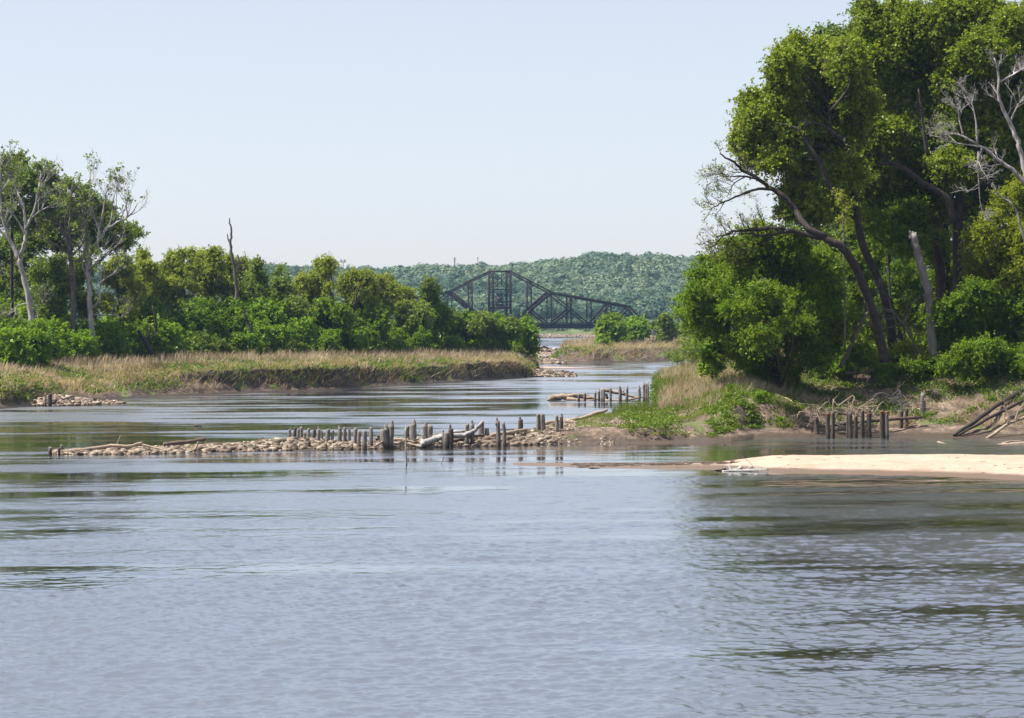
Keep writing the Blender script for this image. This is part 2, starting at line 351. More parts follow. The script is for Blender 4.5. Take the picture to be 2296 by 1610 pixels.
# ------------------------------------------------------------------ setting: water, banks, sand, hills
class Patch:
    """terrain sheet lofted between rails; keys = [(column, [(Y, Z) per rail])], columns are bearings from the origin"""
    def __init__(s, name, keys, subs, step, mat, label, cat, gully=1.0, rough=.18, seed=1, grange=(2, 5), kind='structure'):
        kx = np.array([k[0] for k in keys], float); R = np.array([[[a, b] for a, b in k[1]] for k in keys], float)
        xs = np.arange(kx[0], kx[-1] + .01, step); nr = R.shape[1]
        rails = np.stack([np.stack([np.interp(xs, kx, R[:, r, c]) for c in (0, 1)], -1) for r in range(nr)], 1)   # nx,nr,2
        u = np.concatenate([np.linspace(i, i + 1, n, endpoint=False) for i, n in enumerate(subs)] + [[nr - 1]])
        i0 = np.minimum(u.astype(int), nr - 2); f = (u - i0)[None, :, None]
        g = rails[:, i0] * (1 - f) + rails[:, i0 + 1] * f
        Y = g[..., 0]; Z = g[..., 1]; X = (xs[:, None] - CX) * Y / FOC
        lo, hi = grange; env = np.clip(np.minimum(u - lo + .6, hi + .8 - u), 0, 1)[None, :]
        gl = fbm(X * .22, X * 0 + 3, seed, 4) * 1.6 + fbm(X * .9, Z * .8, seed + 3, 3) * .55
        ramp_ = np.maximum(Z, 0)
        Y2 = Y + gl * gully * env * np.clip(ramp_ / 1.0, .15, 1)
        land = np.clip((Z + .02) / .5, 0, 1)
        Z2 = Z + (fbm(X * .45, Y2 * .45, seed + 9, 5) * 1.6 + fbm(X * 2.3, Y2 * 2.3, seed + 5, 3) * .4) * rough * land
        s.pos = np.stack([X + 0 * Y, Y2, Z2], -1); s.u = u; s.xs = xs
        nx, ny = Y.shape; a = np.arange(nx - 1)[:, None] * ny + np.arange(ny - 1)[None, :]
        F = np.stack([a, a + ny, a + ny + 1, a + 1], -1).reshape(-1, 4)
        mb = MB(); mb.add(s.pos.reshape(-1, 3), F)
        s.ob = mb.build(name, mat, smooth=True); tag(s.ob, label, cat, None, kind)
    def sample(s, n, u0, u1, x0=None, x1=None, fn=None):
        """random points on rails u0..u1, uniform by area"""
        iu = np.where((s.u >= u0) & (s.u < u1))[0]; iu = iu[iu < len(s.u) - 1]
        ix = np.arange(len(s.xs) - 1)
        if x0 is not None: ix = ix[(s.xs[ix] >= x0) & (s.xs[ix] <= x1)]
        a = s.pos[np.ix_(ix, iu)]; b = s.pos[np.ix_(ix + 1, iu)]; c = s.pos[np.ix_(ix, iu + 1)]; d = s.pos[np.ix_(ix + 1, iu + 1)]
        ar = np.linalg.norm(np.cross(b - a, c - a), axis=-1).ravel(); k = rng.choice(len(ar), n, p=ar / ar.sum())
        p, q = rng.random((n, 1)), rng.random((n, 1))
        A, B, C_, D = (t.reshape(-1, 3)[k] for t in (a, b, c, d))
        pt = (A * (1 - p) + B * p) * (1 - q) + (C_ * (1 - p) + D * p) * q
        if fn is not None: pt = pt[fn(pt)]
        return pt
    def z(s, dx, Y):
        j = int(np.clip(round((dx - s.xs[0]) / (s.xs[1] - s.xs[0])), 0, len(s.xs) - 1)); r = s.pos[j]
        o = np.argsort(r[:, 1]); return float(np.interp(Y, r[o, 1], r[o, 2]))
    def at(s, dx, Y): return np.array([XY(dx, Y), Y, s.z(dx, Y)])
def WY(dy): return CAMZ * FOC / (dy - HY)
def ip(x, xs, ys): return float(np.interp(x, xs, ys))

def ripples(x, y):
    """wave height of the water, and how ruffled each patch is"""
    X = x * .985 + y * .17; Y = y * .985 - x * .17
    pt = .5 + .5 * (fbm(X * .022, Y * .30, 208, 4) * .55 + fbm(X * .030, Y * .070, 201, 5) * .55 + fbm(X * .11, Y * .33, 202, 4) * .6)
    lee = np.clip((y - 138) / 34, 0, 1); lee = lee * lee * (3 - 2 * lee)
    slick = np.exp(-((y - 119) / 13.0) ** 2) / (1 + np.exp(-(x - 12) / 4.0))        # slack water below the sand bar
    ruf = np.clip((pt - .27 - lee * .09 - .13 * slick + .12 * np.clip((98 - y) / 16, 0, 1)) / .28, 0, 1); ruf = .07 + .93 * ruf * ruf * (3 - 2 * ruf)
    h = .040 * fbm(X * .75, Y * 1.55, 203, 2) + .030 * fbm(X * 2.2, Y * 3.6, 205, 2) + .015 * fbm(X * 4.2, Y * 5.5, 206, 1)
    swell = .035 * fbm(X * .11, Y * .25, 207, 2)
    return h * ruf * (1 + 1.0 * np.clip((120 - y) / 30, 0, 1)) + swell, ruf
rows = [0, 20, 34, 44]; y = 46.0
while y < 330: rows.append(y); y += max(.07, .42 * y * y / 22245)
while y < 1262: rows.append(y); y += max(1.2, y * .012)
rows = np.array(rows + [1262.0]); cols = np.concatenate([np.linspace(-26000, -1200, 12), np.linspace(-900, -120, 30), np.arange(-100, 2400, 2.0), np.linspace(2410, 3200, 30), np.linspace(3500, 28000, 12)])
DX, YY = np.meshgrid(cols, rows, indexing='ij'); XX = (DX - CX) * np.maximum(YY, 20) / FOC
hh, rf = ripples(XX, YY); edge = np.clip((340 - YY) / 120, 0, 1) * np.clip((YY - 44) / 4, 0, 1) * np.clip((1700 - np.abs(DX - CX)) / 300, 0, 1)
nx, ny = DX.shape; a = np.arange(nx - 1)[:, None] * ny + np.arange(ny - 1)[None, :]
mb = MB(); mb.add(np.stack([XX, YY, hh * edge], -1).reshape(-1, 3), np.stack([a, a + ny, a + ny + 1, a + 1], -1).reshape(-1, 4), rf.ravel())
tag(mb.build('river_water', M['water'], smooth=True), 'brown river water ruffled by wind, reflecting the pale sky', 'river', None, 'structure')
mb = MB(); mb.add([[-2400, -100, -2.2], [2400, -100, -2.2], [2400, 1300, -2.2], [-2400, 1300, -2.2]], [[0, 1, 2, 3]])
tag(mb.build('river_bed', M['mud']), 'muddy bed beneath the river water', 'ground', None, 'structure')

# far bank of the peninsula (left of the channel)
LX = [-900, -300, 0, 60, 150, 240, 336, 560, 754, 897, 1058, 1128, 1160, 1188, 1202]
LWd = [960, 925, 917, 912, 903, 897, 891, 882, 875, 866, 855, 851, 849, 846, 844]
LZ = [3.0, 2.6, 2.1, 2.2, 1.8, 1.7, 2.4, 2.9, 2.9, 2.3, 2.6, 2.8, 2.5, 1.5, .1]
LD = [5, 5, 4, 5, 8, 10, 8, 5, 5, 9, 6, 5, 5, 4, 2]
TZ = [4.2, 4.1, 4.0, 4.0, 3.9, 3.9, 4.0, 4.0, 4.0, 3.9, 3.6, 3.4, 3.2, 2.6, -.3]
def LW(x): return WY(ip(x, LX, LWd))
keys = []
for x, lz, ld_, tz in zip(LX, LZ, LD, TZ):
    y = LW(x)
    keys.append((x, [(y - 3, -.7), (y, 0), (y + 1.6, .3), (y + ld_ * (.62 if 430 < x < 1180 else .75), lz * (.40 if 430 < x < 1180 else .62)), (y + ld_ * (.74 if 430 < x < 1180 else 1), lz), (y + 19, lz * .45 + tz * .55), (y + 38, tz), (y + 90, tz + .5 if tz > 0 else -.6), (y + 260, tz + .5 if tz > 0 else -1)]))
LB = Patch('river_bank', keys, [2, 4, 7, 7, 9, 9, 6, 5], 3.0, M['mud'], 'long muddy cut bank topped with dry grass across the channel', 'bank', 1.25, .3, 3)

# near bank with the grassy mound and the wooded bluff (right of the channel)
def S(*z): return list(z)
RK = [
 (1180, [(176.5, -.6), (178, 0), (179.5, .25), (181, .45), (183, .5), (187, .5), (190, .3), (193, -.3), (197, -1), (200, -1.2), (203, -1.2)]),
 (1240, [(177, -.6), (179, 0), (180.5, .3), (182, .6), (184, .85), (190, 1.0), (196, .8), (200, -.2), (203, -1), (206, -1.2), (209, -1.2)]),
 (1320, [(177, -.6), (179, 0), (180.5, .35), (182, .8), (184, 1.0), (194, 1.2), (204, 1.0), (209, -.2), (212, -1), (215, -1.2), (218, -1.2)]),
 (1400, [(177, -.6), (179, 0), (180.6, .12), (181, .75), (181.6, 1.05), (196, 1.35), (212, 1.2), (217, -.3), (220, -1), (223, -1.2), (226, -1.2)]),
 (1466, [(177, -.6), (179.5, 0), (181, .14), (181.4, .78), (182, 1.05), (200, 1.3), (215, 1.2), (220, .3), (224, -1), (227, -1.2), (230, -1.2)]),
 (1474, [(177, -.6), (179.5, 0), (181, .14), (181.4, .78), (182, 1.05), (200, 1.35), (213, 1.4), (217, 3.2), (250, 3.3), (262, 3.0), (268, -1.2)]),
 (1540, [(177.5, -.6), (180, 0), (182.2, .16), (183, .7), (183.8, .98), (199, 1.7), (206, 2.6), (214, 3.3), (255, 3.7), (290, 3.6), (305, -1.2)]),
 (1600, [(178, -.6), (180, 0), (182, .25), (184, .5), (185.6, 1.2), (194, 1.9), (199, 2.9), (208, 3.5), (235, 4.2), (320, 4.5), (430, 4.2)]),
 (1618, [(178.5, -.6), (180.5, 0), (183, .3), (185.8, .6), (188.2, 1.5), (195, 2.4), (200, 3.0), (210, 3.7), (235, 4.4), (320, 4.6), (430, 4.4)]),
 (1641, [(179.5, -.6), (181.5, 0), (184, .4), (187.6, .8), (190.2, 2.2), (196, 2.9), (204, 3.6), (215, 4.3), (235, 5.0), (320, 5), (430, 5)]),
 (1690, [(185, -.6), (187.4, 0), (189, .35), (191.2, .7), (192.6, 2.6), (199, 3.2), (207, 4.0), (216, 4.8), (235, 5.6), (320, 6), (430, 6)]),
 (1735, [(186, -.6), (188, 0), (189.5, .35), (191.4, .75), (193, 2.35), (200, 2.9), (207, 3.8), (215, 4.9), (234, 5.8), (320, 6), (430, 6)]),
 (1775, [(186, -.6), (188.5, 0), (190, .35), (192, .8), (193.6, 1.8), (200, 2.6), (207, 3.7), (214, 5.0), (232, 5.9), (320, 6.3), (430, 6.3)]),
 (1860, [(187, -.6), (189.5, 0), (191.5, .3), (194, .7), (197, 1.3), (204, 2.8), (209.6, 3.8), (211.2, 4.8), (230, 6.0), (320, 6.4), (430, 6.4)]),
 (2000, [(186, -.6), (188.5, 0), (191, .3), (194, .8), (198, 1.6), (205, 3.2), (209.6, 4.0), (211.2, 5.0), (230, 6.2), (320, 6.6), (430, 6.6)]),
 (2100, [(185.5, -.6), (188, 0), (190.5, .3), (193, .8), (197, 2.0), (202, 3.4), (206, 4.6), (210, 5.4), (230, 6.3), (320, 6.6), (430, 6.6)]),
 (2295, [(184.5, -.6), (187, 0), (190, .4), (192.5, 1.0), (195, 2.0), (200, 3.8), (204, 5.0), (209, 5.8), (230, 6.5), (320, 6.7), (430, 6.7)]),
 (3300, [(179, -.6), (181, 0), (184, .4), (186.5, 1.0), (189, 2.0), (194, 3.8), (198, 5.0), (203, 5.8), (230, 6.5), (320, 6.7), (430, 6.7)])]
RB = Patch('wooded_bluff', RK, [2, 5, 5, 6, 10, 12, 10, 14, 6, 4], 2.5, M['scarp'], 'eroded brown bank under the tall trees, with a grassy mound at its tip', 'bank', .75, .22, 21, (2, 7))

# bed of the rock groin running out from the bank
GX = [120, 250, 400, 569, 654, 739, 808, 880, 1007, 1133, 1250]
GWd = [1019.5, 1019.3, 1017, 1012.7, 1010.5, 1009, 1007, 1004.5, 1001.7, 999.5, 996]
GCd = [1015, 1006, 1000, 989, 979, 984, 992, 989, 985, 969, 955]
GD = [1.2, 2.2, 2.6, 3.0, 3.2, 3.2, 3, 3, 3.2, 4.0, 6]
keys = []
for x, w_, c_, d_ in zip(GX, GWd, GCd, GD):
    y = WY(w_); yc = y + d_; zc = max((CAMZ - (c_ - HY) * yc / FOC) * .9 - .13, .06)
    keys.append((x, [(y - 1.5, -.6), (y, 0), (y + d_ * .45, zc * .6), (yc, zc), (yc + 1.5, zc * .9), (yc + 4.5, -.1), (yc + 6, -.8)]))
GB = Patch('rubble_groin', keys, [2, 4, 4, 3, 4, 2], 3.0, M['rockbed'], 'low rubble groin of broken limestone running out into the river', 'groin', .3, .12, 41, (1, 4))

# sand bar
SX = [1150, 1300, 1457, 1617, 1700, 1729, 2041, 2295, 2800, 3300]
SWd = [1042.5, 1047, 1053, 1055, 1058, 1060, 1067, 1076, 1092, 1110]
SCd = [1041.7, 1041, 1040, 1036.5, 1024, 1021, 1018, 1020, 1028, 1040]
SZ = [.015, .04, .12, .22, .5, .6, .72, .78, .8, .8]
keys = []
for x, w_, c_, z_ in zip(SX, SWd, SCd, SZ):
    y = WY(w_); yc = (CAMZ - z_) * FOC / (c_ - HY); yc = max(yc, y + .8)
    keys.append((x, [(y - 1, -.15), (y, 0), ((y * .5 + yc * .5), z_ * .62), (yc, z_), (yc + 1.5, z_ * .8), (yc + 4, -.2)]))
SB = Patch('sand_bar', keys, [2, 10, 10, 4, 3], 4.0, M['sand'], 'pale smooth sand bar with a wet brown edge in the near water', 'sand bar', .25, .035, 51, (1, 3))

# island bank with dry grass, in the middle of the channel
IX = [1222, 1246, 1266, 1332, 1423, 1500, 1545, 1700, 2100]
IWd = [813, 812.5, 812.5, 813, 811.5, 810, 808.5, 806, 806]
IZ = [.15, .7, 2.5, 2.7, 2.8, 2.8, 2.8, 2.8, 2.8]
ID = [3, 6, 6, 5, 7, 8, 8, 8, 8]
IT = [-.2, .9, 3.0, 3.6, 3.8, 3.9, 4.0, 4.0, 4.0]
keys = []
for x, w_, z_, d_, t_ in zip(IX, IWd, IZ, ID, IT):
    y = WY(w_)
    keys.append((x, [(y - 4, -.7), (y, 0), (y + 2, .35), (y + d_ * .8, z_ * .7), (y + d_, z_), (y + 20, z_ * .5 + t_ * .5), (y + 38, t_), (y + 80, t_), (y + 95, -1)]))
IB = Patch('island_bank', keys, [2, 3, 6, 6, 8, 8, 6, 3], 2.0, M['mud'], 'grassy mud island in mid channel below the bridge', 'island', 1.3, .25, 61)

# thin sand spit behind the stump cluster
keys = [(x, [(y - 2, -.2), (y, 0), (y + 4, z_), (y + 9, z_ * .8), (y + 14, -.3)]) for x, y, z_ in ((1196, 452, .35), (1260, 450, .3), (1330, 450, .16), (1372, 452, .02))]
Patch('sand_spit', keys, [2, 3, 3, 3], 2.0, M['sand'], 'thin sandy spit just above water beyond the grassy tip', 'sand spit', .5, .03, 71, (1, 3))

# far bank and wooded hills
HSX = [-1600, 0, 300, 580, 700, 760, 830, 950, 1010, 1120, 1200, 1300, 1370, 1430, 1500, 1600, 1800, 2300, 4200]
HSd = [612, 602, 600, 606, 612, 622, 620, 618, 618, 616, 604, 588, 578, 583, 587, 589, 585, 588, 595]
def hillz(dx, Y):
    """ground height of the wooded hills"""
    X = XY(dx, Y); zs = CAMZ + (HY - np.interp(dx, HSX, HSd)) * 1950 / FOC
    a = np.clip((Y - 1330) / 620, 0, 1); a = a * a * (3 - 2 * a)
    sp = 15 * fbm(X / 160 + 3, Y / 210, 81, 3) * np.clip((Y - 1350) / 150, 0, 1) * np.clip((1960 - Y) / 160, 0, 1)
    return 7 + (zs - 17) * a + sp
xs = np.arange(-1600, 4201, 20.); ys = np.concatenate([[1240, 1246, 1250, 1256, 1264, 1280, 1300, 1320], np.arange(1340, 2101, 12.), [2200, 2400, 2550]])
DX, YY = np.meshgrid(xs, ys, indexing='ij'); XX = (DX - CX) * YY / FOC
ZZ = np.where(YY < 1330, np.interp(YY, [1240, 1246, 1250, 1256, 1264, 1300, 1330], [-1, 0, 1.5, 2.1, 3.6, 6, 7]), hillz(DX, YY))
ZZ = ZZ + fbm(XX / 18, YY / 14, 83, 3) * .9 * np.clip((YY - 1248) / 10, 0, 1)
nx, ny = DX.shape; a = np.arange(nx - 1)[:, None] * ny + np.arange(ny - 1)[None, :]
mb = MB(); mb.add(np.stack([XX, YY, ZZ], -1).reshape(-1, 3), np.stack([a, a + ny, a + ny + 1, a + 1], -1).reshape(-1, 4))
tag(mb.build('hills', M['farshore'], smooth=True), 'far river shore rising into wooded hills', 'hills', None, 'structure')

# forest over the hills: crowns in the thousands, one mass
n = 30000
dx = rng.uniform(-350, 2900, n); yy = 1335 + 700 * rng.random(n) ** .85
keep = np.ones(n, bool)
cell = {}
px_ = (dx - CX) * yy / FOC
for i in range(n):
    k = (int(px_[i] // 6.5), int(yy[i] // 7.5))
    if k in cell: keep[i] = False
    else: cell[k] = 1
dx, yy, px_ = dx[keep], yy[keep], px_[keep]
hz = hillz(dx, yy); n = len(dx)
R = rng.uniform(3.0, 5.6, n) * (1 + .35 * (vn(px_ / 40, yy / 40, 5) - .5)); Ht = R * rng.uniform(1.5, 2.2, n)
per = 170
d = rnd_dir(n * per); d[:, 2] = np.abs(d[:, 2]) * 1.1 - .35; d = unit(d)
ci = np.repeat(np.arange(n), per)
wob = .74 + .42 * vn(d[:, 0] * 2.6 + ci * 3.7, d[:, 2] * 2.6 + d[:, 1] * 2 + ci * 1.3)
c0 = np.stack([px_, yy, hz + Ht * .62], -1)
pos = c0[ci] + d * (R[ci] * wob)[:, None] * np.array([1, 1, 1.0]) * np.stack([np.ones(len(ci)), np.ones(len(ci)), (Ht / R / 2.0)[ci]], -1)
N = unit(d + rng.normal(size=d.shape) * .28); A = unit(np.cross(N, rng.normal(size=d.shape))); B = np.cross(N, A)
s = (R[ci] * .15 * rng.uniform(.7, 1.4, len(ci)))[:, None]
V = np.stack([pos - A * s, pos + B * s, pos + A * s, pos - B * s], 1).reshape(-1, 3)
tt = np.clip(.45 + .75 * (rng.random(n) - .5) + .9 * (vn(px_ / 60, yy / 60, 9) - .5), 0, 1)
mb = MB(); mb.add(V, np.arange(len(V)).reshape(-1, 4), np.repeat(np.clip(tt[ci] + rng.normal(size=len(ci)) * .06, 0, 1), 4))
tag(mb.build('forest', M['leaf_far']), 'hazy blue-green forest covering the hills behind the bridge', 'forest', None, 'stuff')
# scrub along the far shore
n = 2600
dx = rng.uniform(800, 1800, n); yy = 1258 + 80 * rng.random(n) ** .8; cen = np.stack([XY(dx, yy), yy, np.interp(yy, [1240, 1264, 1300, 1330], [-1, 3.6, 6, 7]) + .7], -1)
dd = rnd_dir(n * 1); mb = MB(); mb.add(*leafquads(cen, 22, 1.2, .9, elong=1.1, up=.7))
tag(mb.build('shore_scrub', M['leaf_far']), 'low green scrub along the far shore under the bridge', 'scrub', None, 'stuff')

# ------------------------------------------------------------------ rocks
def rock_mesh(seed, flat=.6):
    r = random.Random(seed); bm = bmesh.new()
    for _ in range(10):
        v = Vector((r.gauss(0, 1), r.gauss(0, 1), r.gauss(0, 1))).normalized(); bm.verts.new((v.x * r.uniform(.38, .6), v.y * r.uniform(.3, .5), v.z * r.uniform(.3, .5) * flat))
    res = bmesh.ops.convex_hull(bm, input=bm.verts)
    bmesh.ops.delete(bm, geom=[e for e in res['geom_interior'] if isinstance(e, bmesh.types.BMVert)], context='VERTS')
    bmesh.ops.bevel(bm, geom=list(bm.edges), offset=.015, segments=1, affect='EDGES', clamp_overlap=True)
    me = bpy.data.meshes.new('rock'); bm.to_mesh(me); bm.free(); me.materials.append(M['rock']); return me
ROCKS = [rock_mesh(i, random.Random(i).uniform(.35, .7)) for i in range(14)]
def rocks(pts, sizes, label, group):
    for p, s_ in zip(pts, sizes):
        o = bpy.data.objects.new('rock', random.choice(ROCKS)); COL.objects.link(o)
        o.location = [float(p[0]), float(p[1]), float(p[2] + s_ * .1)]; o.rotation_euler = (random.uniform(-.35, .35), random.uniform(-.35, .35), random.uniform(0, 6.3))
        o.scale = (s_, s_, s_); tag(o, label, 'rock', group)
def rubble(pts, sizes, label):
    n = len(pts); c = np.array([[-1, -1, -1], [1, -1, -1], [1, 1, -1], [-1, 1, -1], [-1, -1, 1], [1, -1, 1], [1, 1, 1], [-1, 1, 1]], float)
    V = c[None] * (.5 + .5 * rng.random((n, 8, 3))) * np.array([.6, .5, .32]) * np.asarray(sizes)[:, None, None]
    a = rng.uniform(0, 6.3, n); ti = rng.normal(size=n) * .35
    Rz = np.zeros((n, 3, 3)); Rz[:, 0, 0] = np.cos(a); Rz[:, 0, 1] = -np.sin(a); Rz[:, 1, 0] = np.sin(a); Rz[:, 1, 1] = np.cos(a); Rz[:, 2, 2] = 1
    Rx = np.zeros((n, 3, 3)); Rx[:, 0, 0] = 1; Rx[:, 1, 1] = np.cos(ti); Rx[:, 1, 2] = -np.sin(ti); Rx[:, 2, 1] = np.sin(ti); Rx[:, 2, 2] = np.cos(ti)
    V = np.einsum('nij,nkj->nki', Rz @ Rx, V) + np.asarray(pts)[:, None, :]
    F0 = np.array([[0, 3, 2, 1], [4, 5, 6, 7], [0, 1, 5, 4], [1, 2, 6, 5], [2, 3, 7, 6], [3, 0, 4, 7]])
    F = (F0[None] + np.arange(n)[:, None, None] * 8).reshape(-1, 4)
    mb = MB(); mb.add(V.reshape(-1, 3), F, np.repeat(rng.random(n), 8)); return tag(mb.build('rubble', M['rock']), label, 'rubble', None, 'stuff')
gp = GB.sample(5600, 1.0, 4.6, fn=lambda p: rng.random(len(p)) < np.where(p[:, 0] > -9, .55, 1)); gs = .12 + .5 * rng.random(len(gp)) ** 2.2
rubble(gp, gs, 'pale broken limestone rubble heaped along the groin of pilings')
pp = GB.sample(150, 1.05, 4.0, 120, 1090); rocks(pp, rng.uniform(.28, .62, len(pp)) * (.75 + .25 * rng.random(len(pp))), 'pale limestone block lying among the rubble of the pile groin', 'limestone blocks on the groin')
bp = RB.sample(3600, 1.0, 5.0, 1180, 1390, lambda p: (vn(p[:, 0] * .7, p[:, 1] * .7, 4) + .35 - .35 * np.clip((p[:, 0] - 2.5) / 4.5, 0, 1) > .5))
rubble(bp, .06 + .20 * rng.random(len(bp)) ** 2.5, 'small pale stones spilling down the bare tip of the grassy point')
# heap of stones at the foot of the far bank, under the grassy hump
lp = LB.sample(900, 1.0, 3.4, 62, 225, lambda p: rng.random(len(p)) < np.clip(1.25 - p[:, 2] * .9, 0, 1))
keys = [(x, [(y - 1.5, -.5), (y, 0.0), (y + e * .5, z_ * .75), (y + e, z_), (y + e + 2, -.1)]) for x, y, e, z_ in ((52, 258.5, .6, .05), (80, 257, 2.4, .5), (112, 257.5, 4.5, .95), (150, 258.5, 5.5, .75), (190, 260, 5, .6), (225, 262, 3.5, .3), (278, 264.5, 1.2, .04))]
HB = Patch('stone_spit', keys, [2, 4, 3, 3], 2.5, M['rockbed'], 'low stone heap at the water edge below the grassy hump', 'stone heap', .3, .15, 91, (1, 3))
hp = HB.sample(750, .95, 3.4); rubble(hp, .16 + .5 * rng.random(len(hp)) ** 2, 'pale stones heaped at the water edge below the grassy hump')
hp = HB.sample(22, 1.0, 3.0); rocks(hp, rng.uniform(.5, 1.1, len(hp)), 'pale limestone block in the heap below the grassy hump of the far bank', 'limestone blocks below the grassy hump')
# three rock spits beyond the tip of the far bank
def spit(x0, x1, y0, z_, w_, label, n, nb, smin, smax, seed):
    keys = []
    for x in np.linspace(x0, x1, 6):
        f = (x - x0) / (x1 - x0); zz = z_ * (1 - f ** 3 * .85)
        keys.append((x, [(y0 - w_ - 3, -.6), (y0 - w_, 0), (y0, zz), (y0 + 2, zz * .9), (y0 + w_ + 2, 0), (y0 + w_ + 5, -.8)]))
    b = Patch('rubble_groin', keys, [2, 4, 2, 4, 2], 1.2, M['rockbed'], label, 'groin', .6, .2, seed, (1, 4))
    p = b.sample(n, 1, 3.5); rubble(p, rng.uniform(smin, smax, len(p)), 'broken stones of ' + ' '.join(label.split()[2:]))
    p = b.sample(nb, 1, 3.0); rocks(p, rng.uniform(smax, smax * 2.0, len(p)), 'large block of ' + ' '.join(label.split()[2:]), 'blocks of ' + ' '.join(label.split()[2:]))
spit(1176, 1291, 392, .95, 4, 'short low stone spit with three stubs at the grassy tip', 420, 40, .35, .8, 101)
spit(1190, 1266, 506, .85, 5, 'flat low stone spit between two narrow strips of water', 420, 25, .4, .9, 111)
spit(1176, 1290, 590, 2.1, 12, 'broad pale stone dam joining the tip to the island', 1100, 60, .5, 1.3, 121)
n = 2600; dx = rng.uniform(1150, 1420, n); yy = rng.uniform(1246, 1250.5, n)
rubble(np.stack([XY(dx, yy), yy, np.interp(yy, [1246, 1250, 1256], [.1, 1.4, 2.2])], -1), rng.uniform(.5, 1.5, n), 'line of pale riprap along the far shore under the bridge')

# ------------------------------------------------------------------ trees
def limb(mb, pts, Y, r0, r1, k=8, dep=None, jit=.06, t=.5):
    """limb through image bearings at depth Y (dep: depth offset per point); radii in metres"""
    p = [P(x, y, Y + (dep[i] if dep else 0)) for i, (x, y) in enumerate(pts)]
    c = curve(p); c[1:-1] += rng.normal(size=(len(c) - 2, 3)) * min(r0, .25) * .18
    r = np.linspace(1, 0, len(c)) ** .85 * (r0 - r1) + r1
    mb.tube(c, r, k=k, jit=jit, t=t); return c, r
def lob(lst, Y, dz=0.75):
    """[(bearing x, height y, radius) or (x, y, rx, ry)] at depth Y -> ellipsoid lobes with real depth"""
    out = []
    for l in lst:
        x, y, rx = l[:3]; ry = l[3] if len(l) > 3 else rx; dy = l[4] if len(l) > 4 else rng.uniform(-3, 3)
        c = P(x, y, Y + dy); rx = rx * Y / FOC; ry = ry * Y / FOC
        out.append((c[0], c[1], c[2], rx, max(rx, ry) * dz, ry))
    return out
def limbs_to(mb, base, lobes, r0, n=None, lean=.35, sub=4, length=2.2, lvl=1, k=5):
    """limbs from a trunk line to its foliage masses"""
    base = np.asarray(base)
    for l in (lobes if n is None else [lobes[i] for i in rng.choice(len(lobes), min(n, len(lobes)), False)]):
        c = np.array(l[:3]); z = c[2] - np.linalg.norm(c[:2] - base[-1][:2]) * .7
        j = int(np.argmin(np.abs(base[:, 2] - z))); p = base[min(j, len(base) - 1)]
        m = (p + c) / 2 + rng.normal(size=3) * .4 + np.array([0, 0, .5])
        q = curve([p, m, c, c + unit(c - p) * l[3] * .6 + np.array([0, 0, l[5] * .4])], 9)
        rr = np.linspace(r0, r0 * .15, 9); mb.tube(q, rr, k=k, cap=False); sprout(mb, q, rr, sub, length, lvl, .35, None, 1, 4, .35)

def bare_tree(name, label, cat, base, trunks, Y, mat, nb=7, L=4.2, lvl=2, group=None, leafmat=None, leafn=3, minr=.022, up=.35, droop=0, leafsize=.16, leafp=.8):
    """standing tree shown by its limbs: trunks = [(points, r0, r1[, depth offsets])]"""
    root = thing(name, label, cat, base, group); tb = MB(); lb = MB(); tips = []
    for i, tr in enumerate(trunks):
        c, r = limb(lb if i else tb, tr[0], Y, tr[1], tr[2], 8, tr[3] if len(tr) > 3 else None)
        if tr[1] < .9 and nb: sprout(lb, c, r, nb if i else max(2, nb // 2), L if i else L * .7, lvl, up, tips, 1.0, 4, .3 if i else .55, minr, droop)
    tb.build('trunk', mat, root, True)
    if lb.n: lb.build('branches', mat, root, True)
    if leafmat and tips:
        mb = MB(); t_ = np.array(tips)[rng.random(len(tips)) < leafp]; mb.add(*leafquads(t_, leafn, .22, leafsize, up=.6)); mb.build('leaves', leafmat, root)
    return root
def leafy_tree(name, label, cat, base, trunk, tr, lobes, leafmat, n, per, sig, size, bark='bark', group=None, nl=10, r0=.16, sub=3, lvl=1, length=2.2, **kw):
    root = thing(name, label, cat, base, group); tb = MB()
    c = curve(trunk); r = np.linspace(tr, tr * .3, len(c)); tb.tube(c, r, k=8, jit=.06)
    limbs_to(tb, c, lobes, r0, nl, sub=sub, lvl=lvl, length=length)
    tb.build('trunk', M[bark], root, True)
    crown(lobes, n, per, sig, size, **kw).build('crown', M[leafmat], root)
    return root

# ---- tall cottonwoods on the bluff
def gz(dx, Y): return RB.at(dx, Y)
YB = 208
lB = lob([(1758, 150, 30, 40), (1785, 105, 22, 26), (1800, 150, 42, 44), (1842, 118, 26, 32), (1862, 150, 45, 48), (1900, 150, 38, 50), (1745, 215, 40, 38), (1690, 225, 24, 20),
          (1720, 262, 52, 32), (1675, 272, 24, 22), (1668, 318, 28, 24), (1700, 318, 40, 28), (1800, 225, 56, 46), (1860, 225, 50, 46), (1915, 225, 46, 50), (1760, 300, 50, 40), (1830, 300, 50, 40),
          (1890, 300, 46, 42), (1700, 358, 34, 18), (1748, 352, 40, 24), (1800, 372, 46, 32), (1860, 380, 42, 34), (1905, 385, 34, 36), (1795, 425, 40, 24), (1850, 440, 34, 28), (1770, 470, 28, 22), (1830, 480, 26, 22)], YB)
base = gz(2007, YB + 3)
root = leafy_tree('cottonwood_tree', 'tall leaning cottonwood whose leafy crown reaches out over the channel', 'tree', base,
  [base - [0, 0, .4], P(1990, 693, YB + 2), P(1962, 611, YB + 1), P(1928, 530, YB), P(1908, 368, YB), P(1891, 317, YB), P(1866, 296, YB), P(1858, 235, YB), P(1850, 160, YB)], .43,
  lB, 'leaf_cotton', 13500, 22, .36, .15, gap=.2, nl=24, r0=.17)
mb = MB()
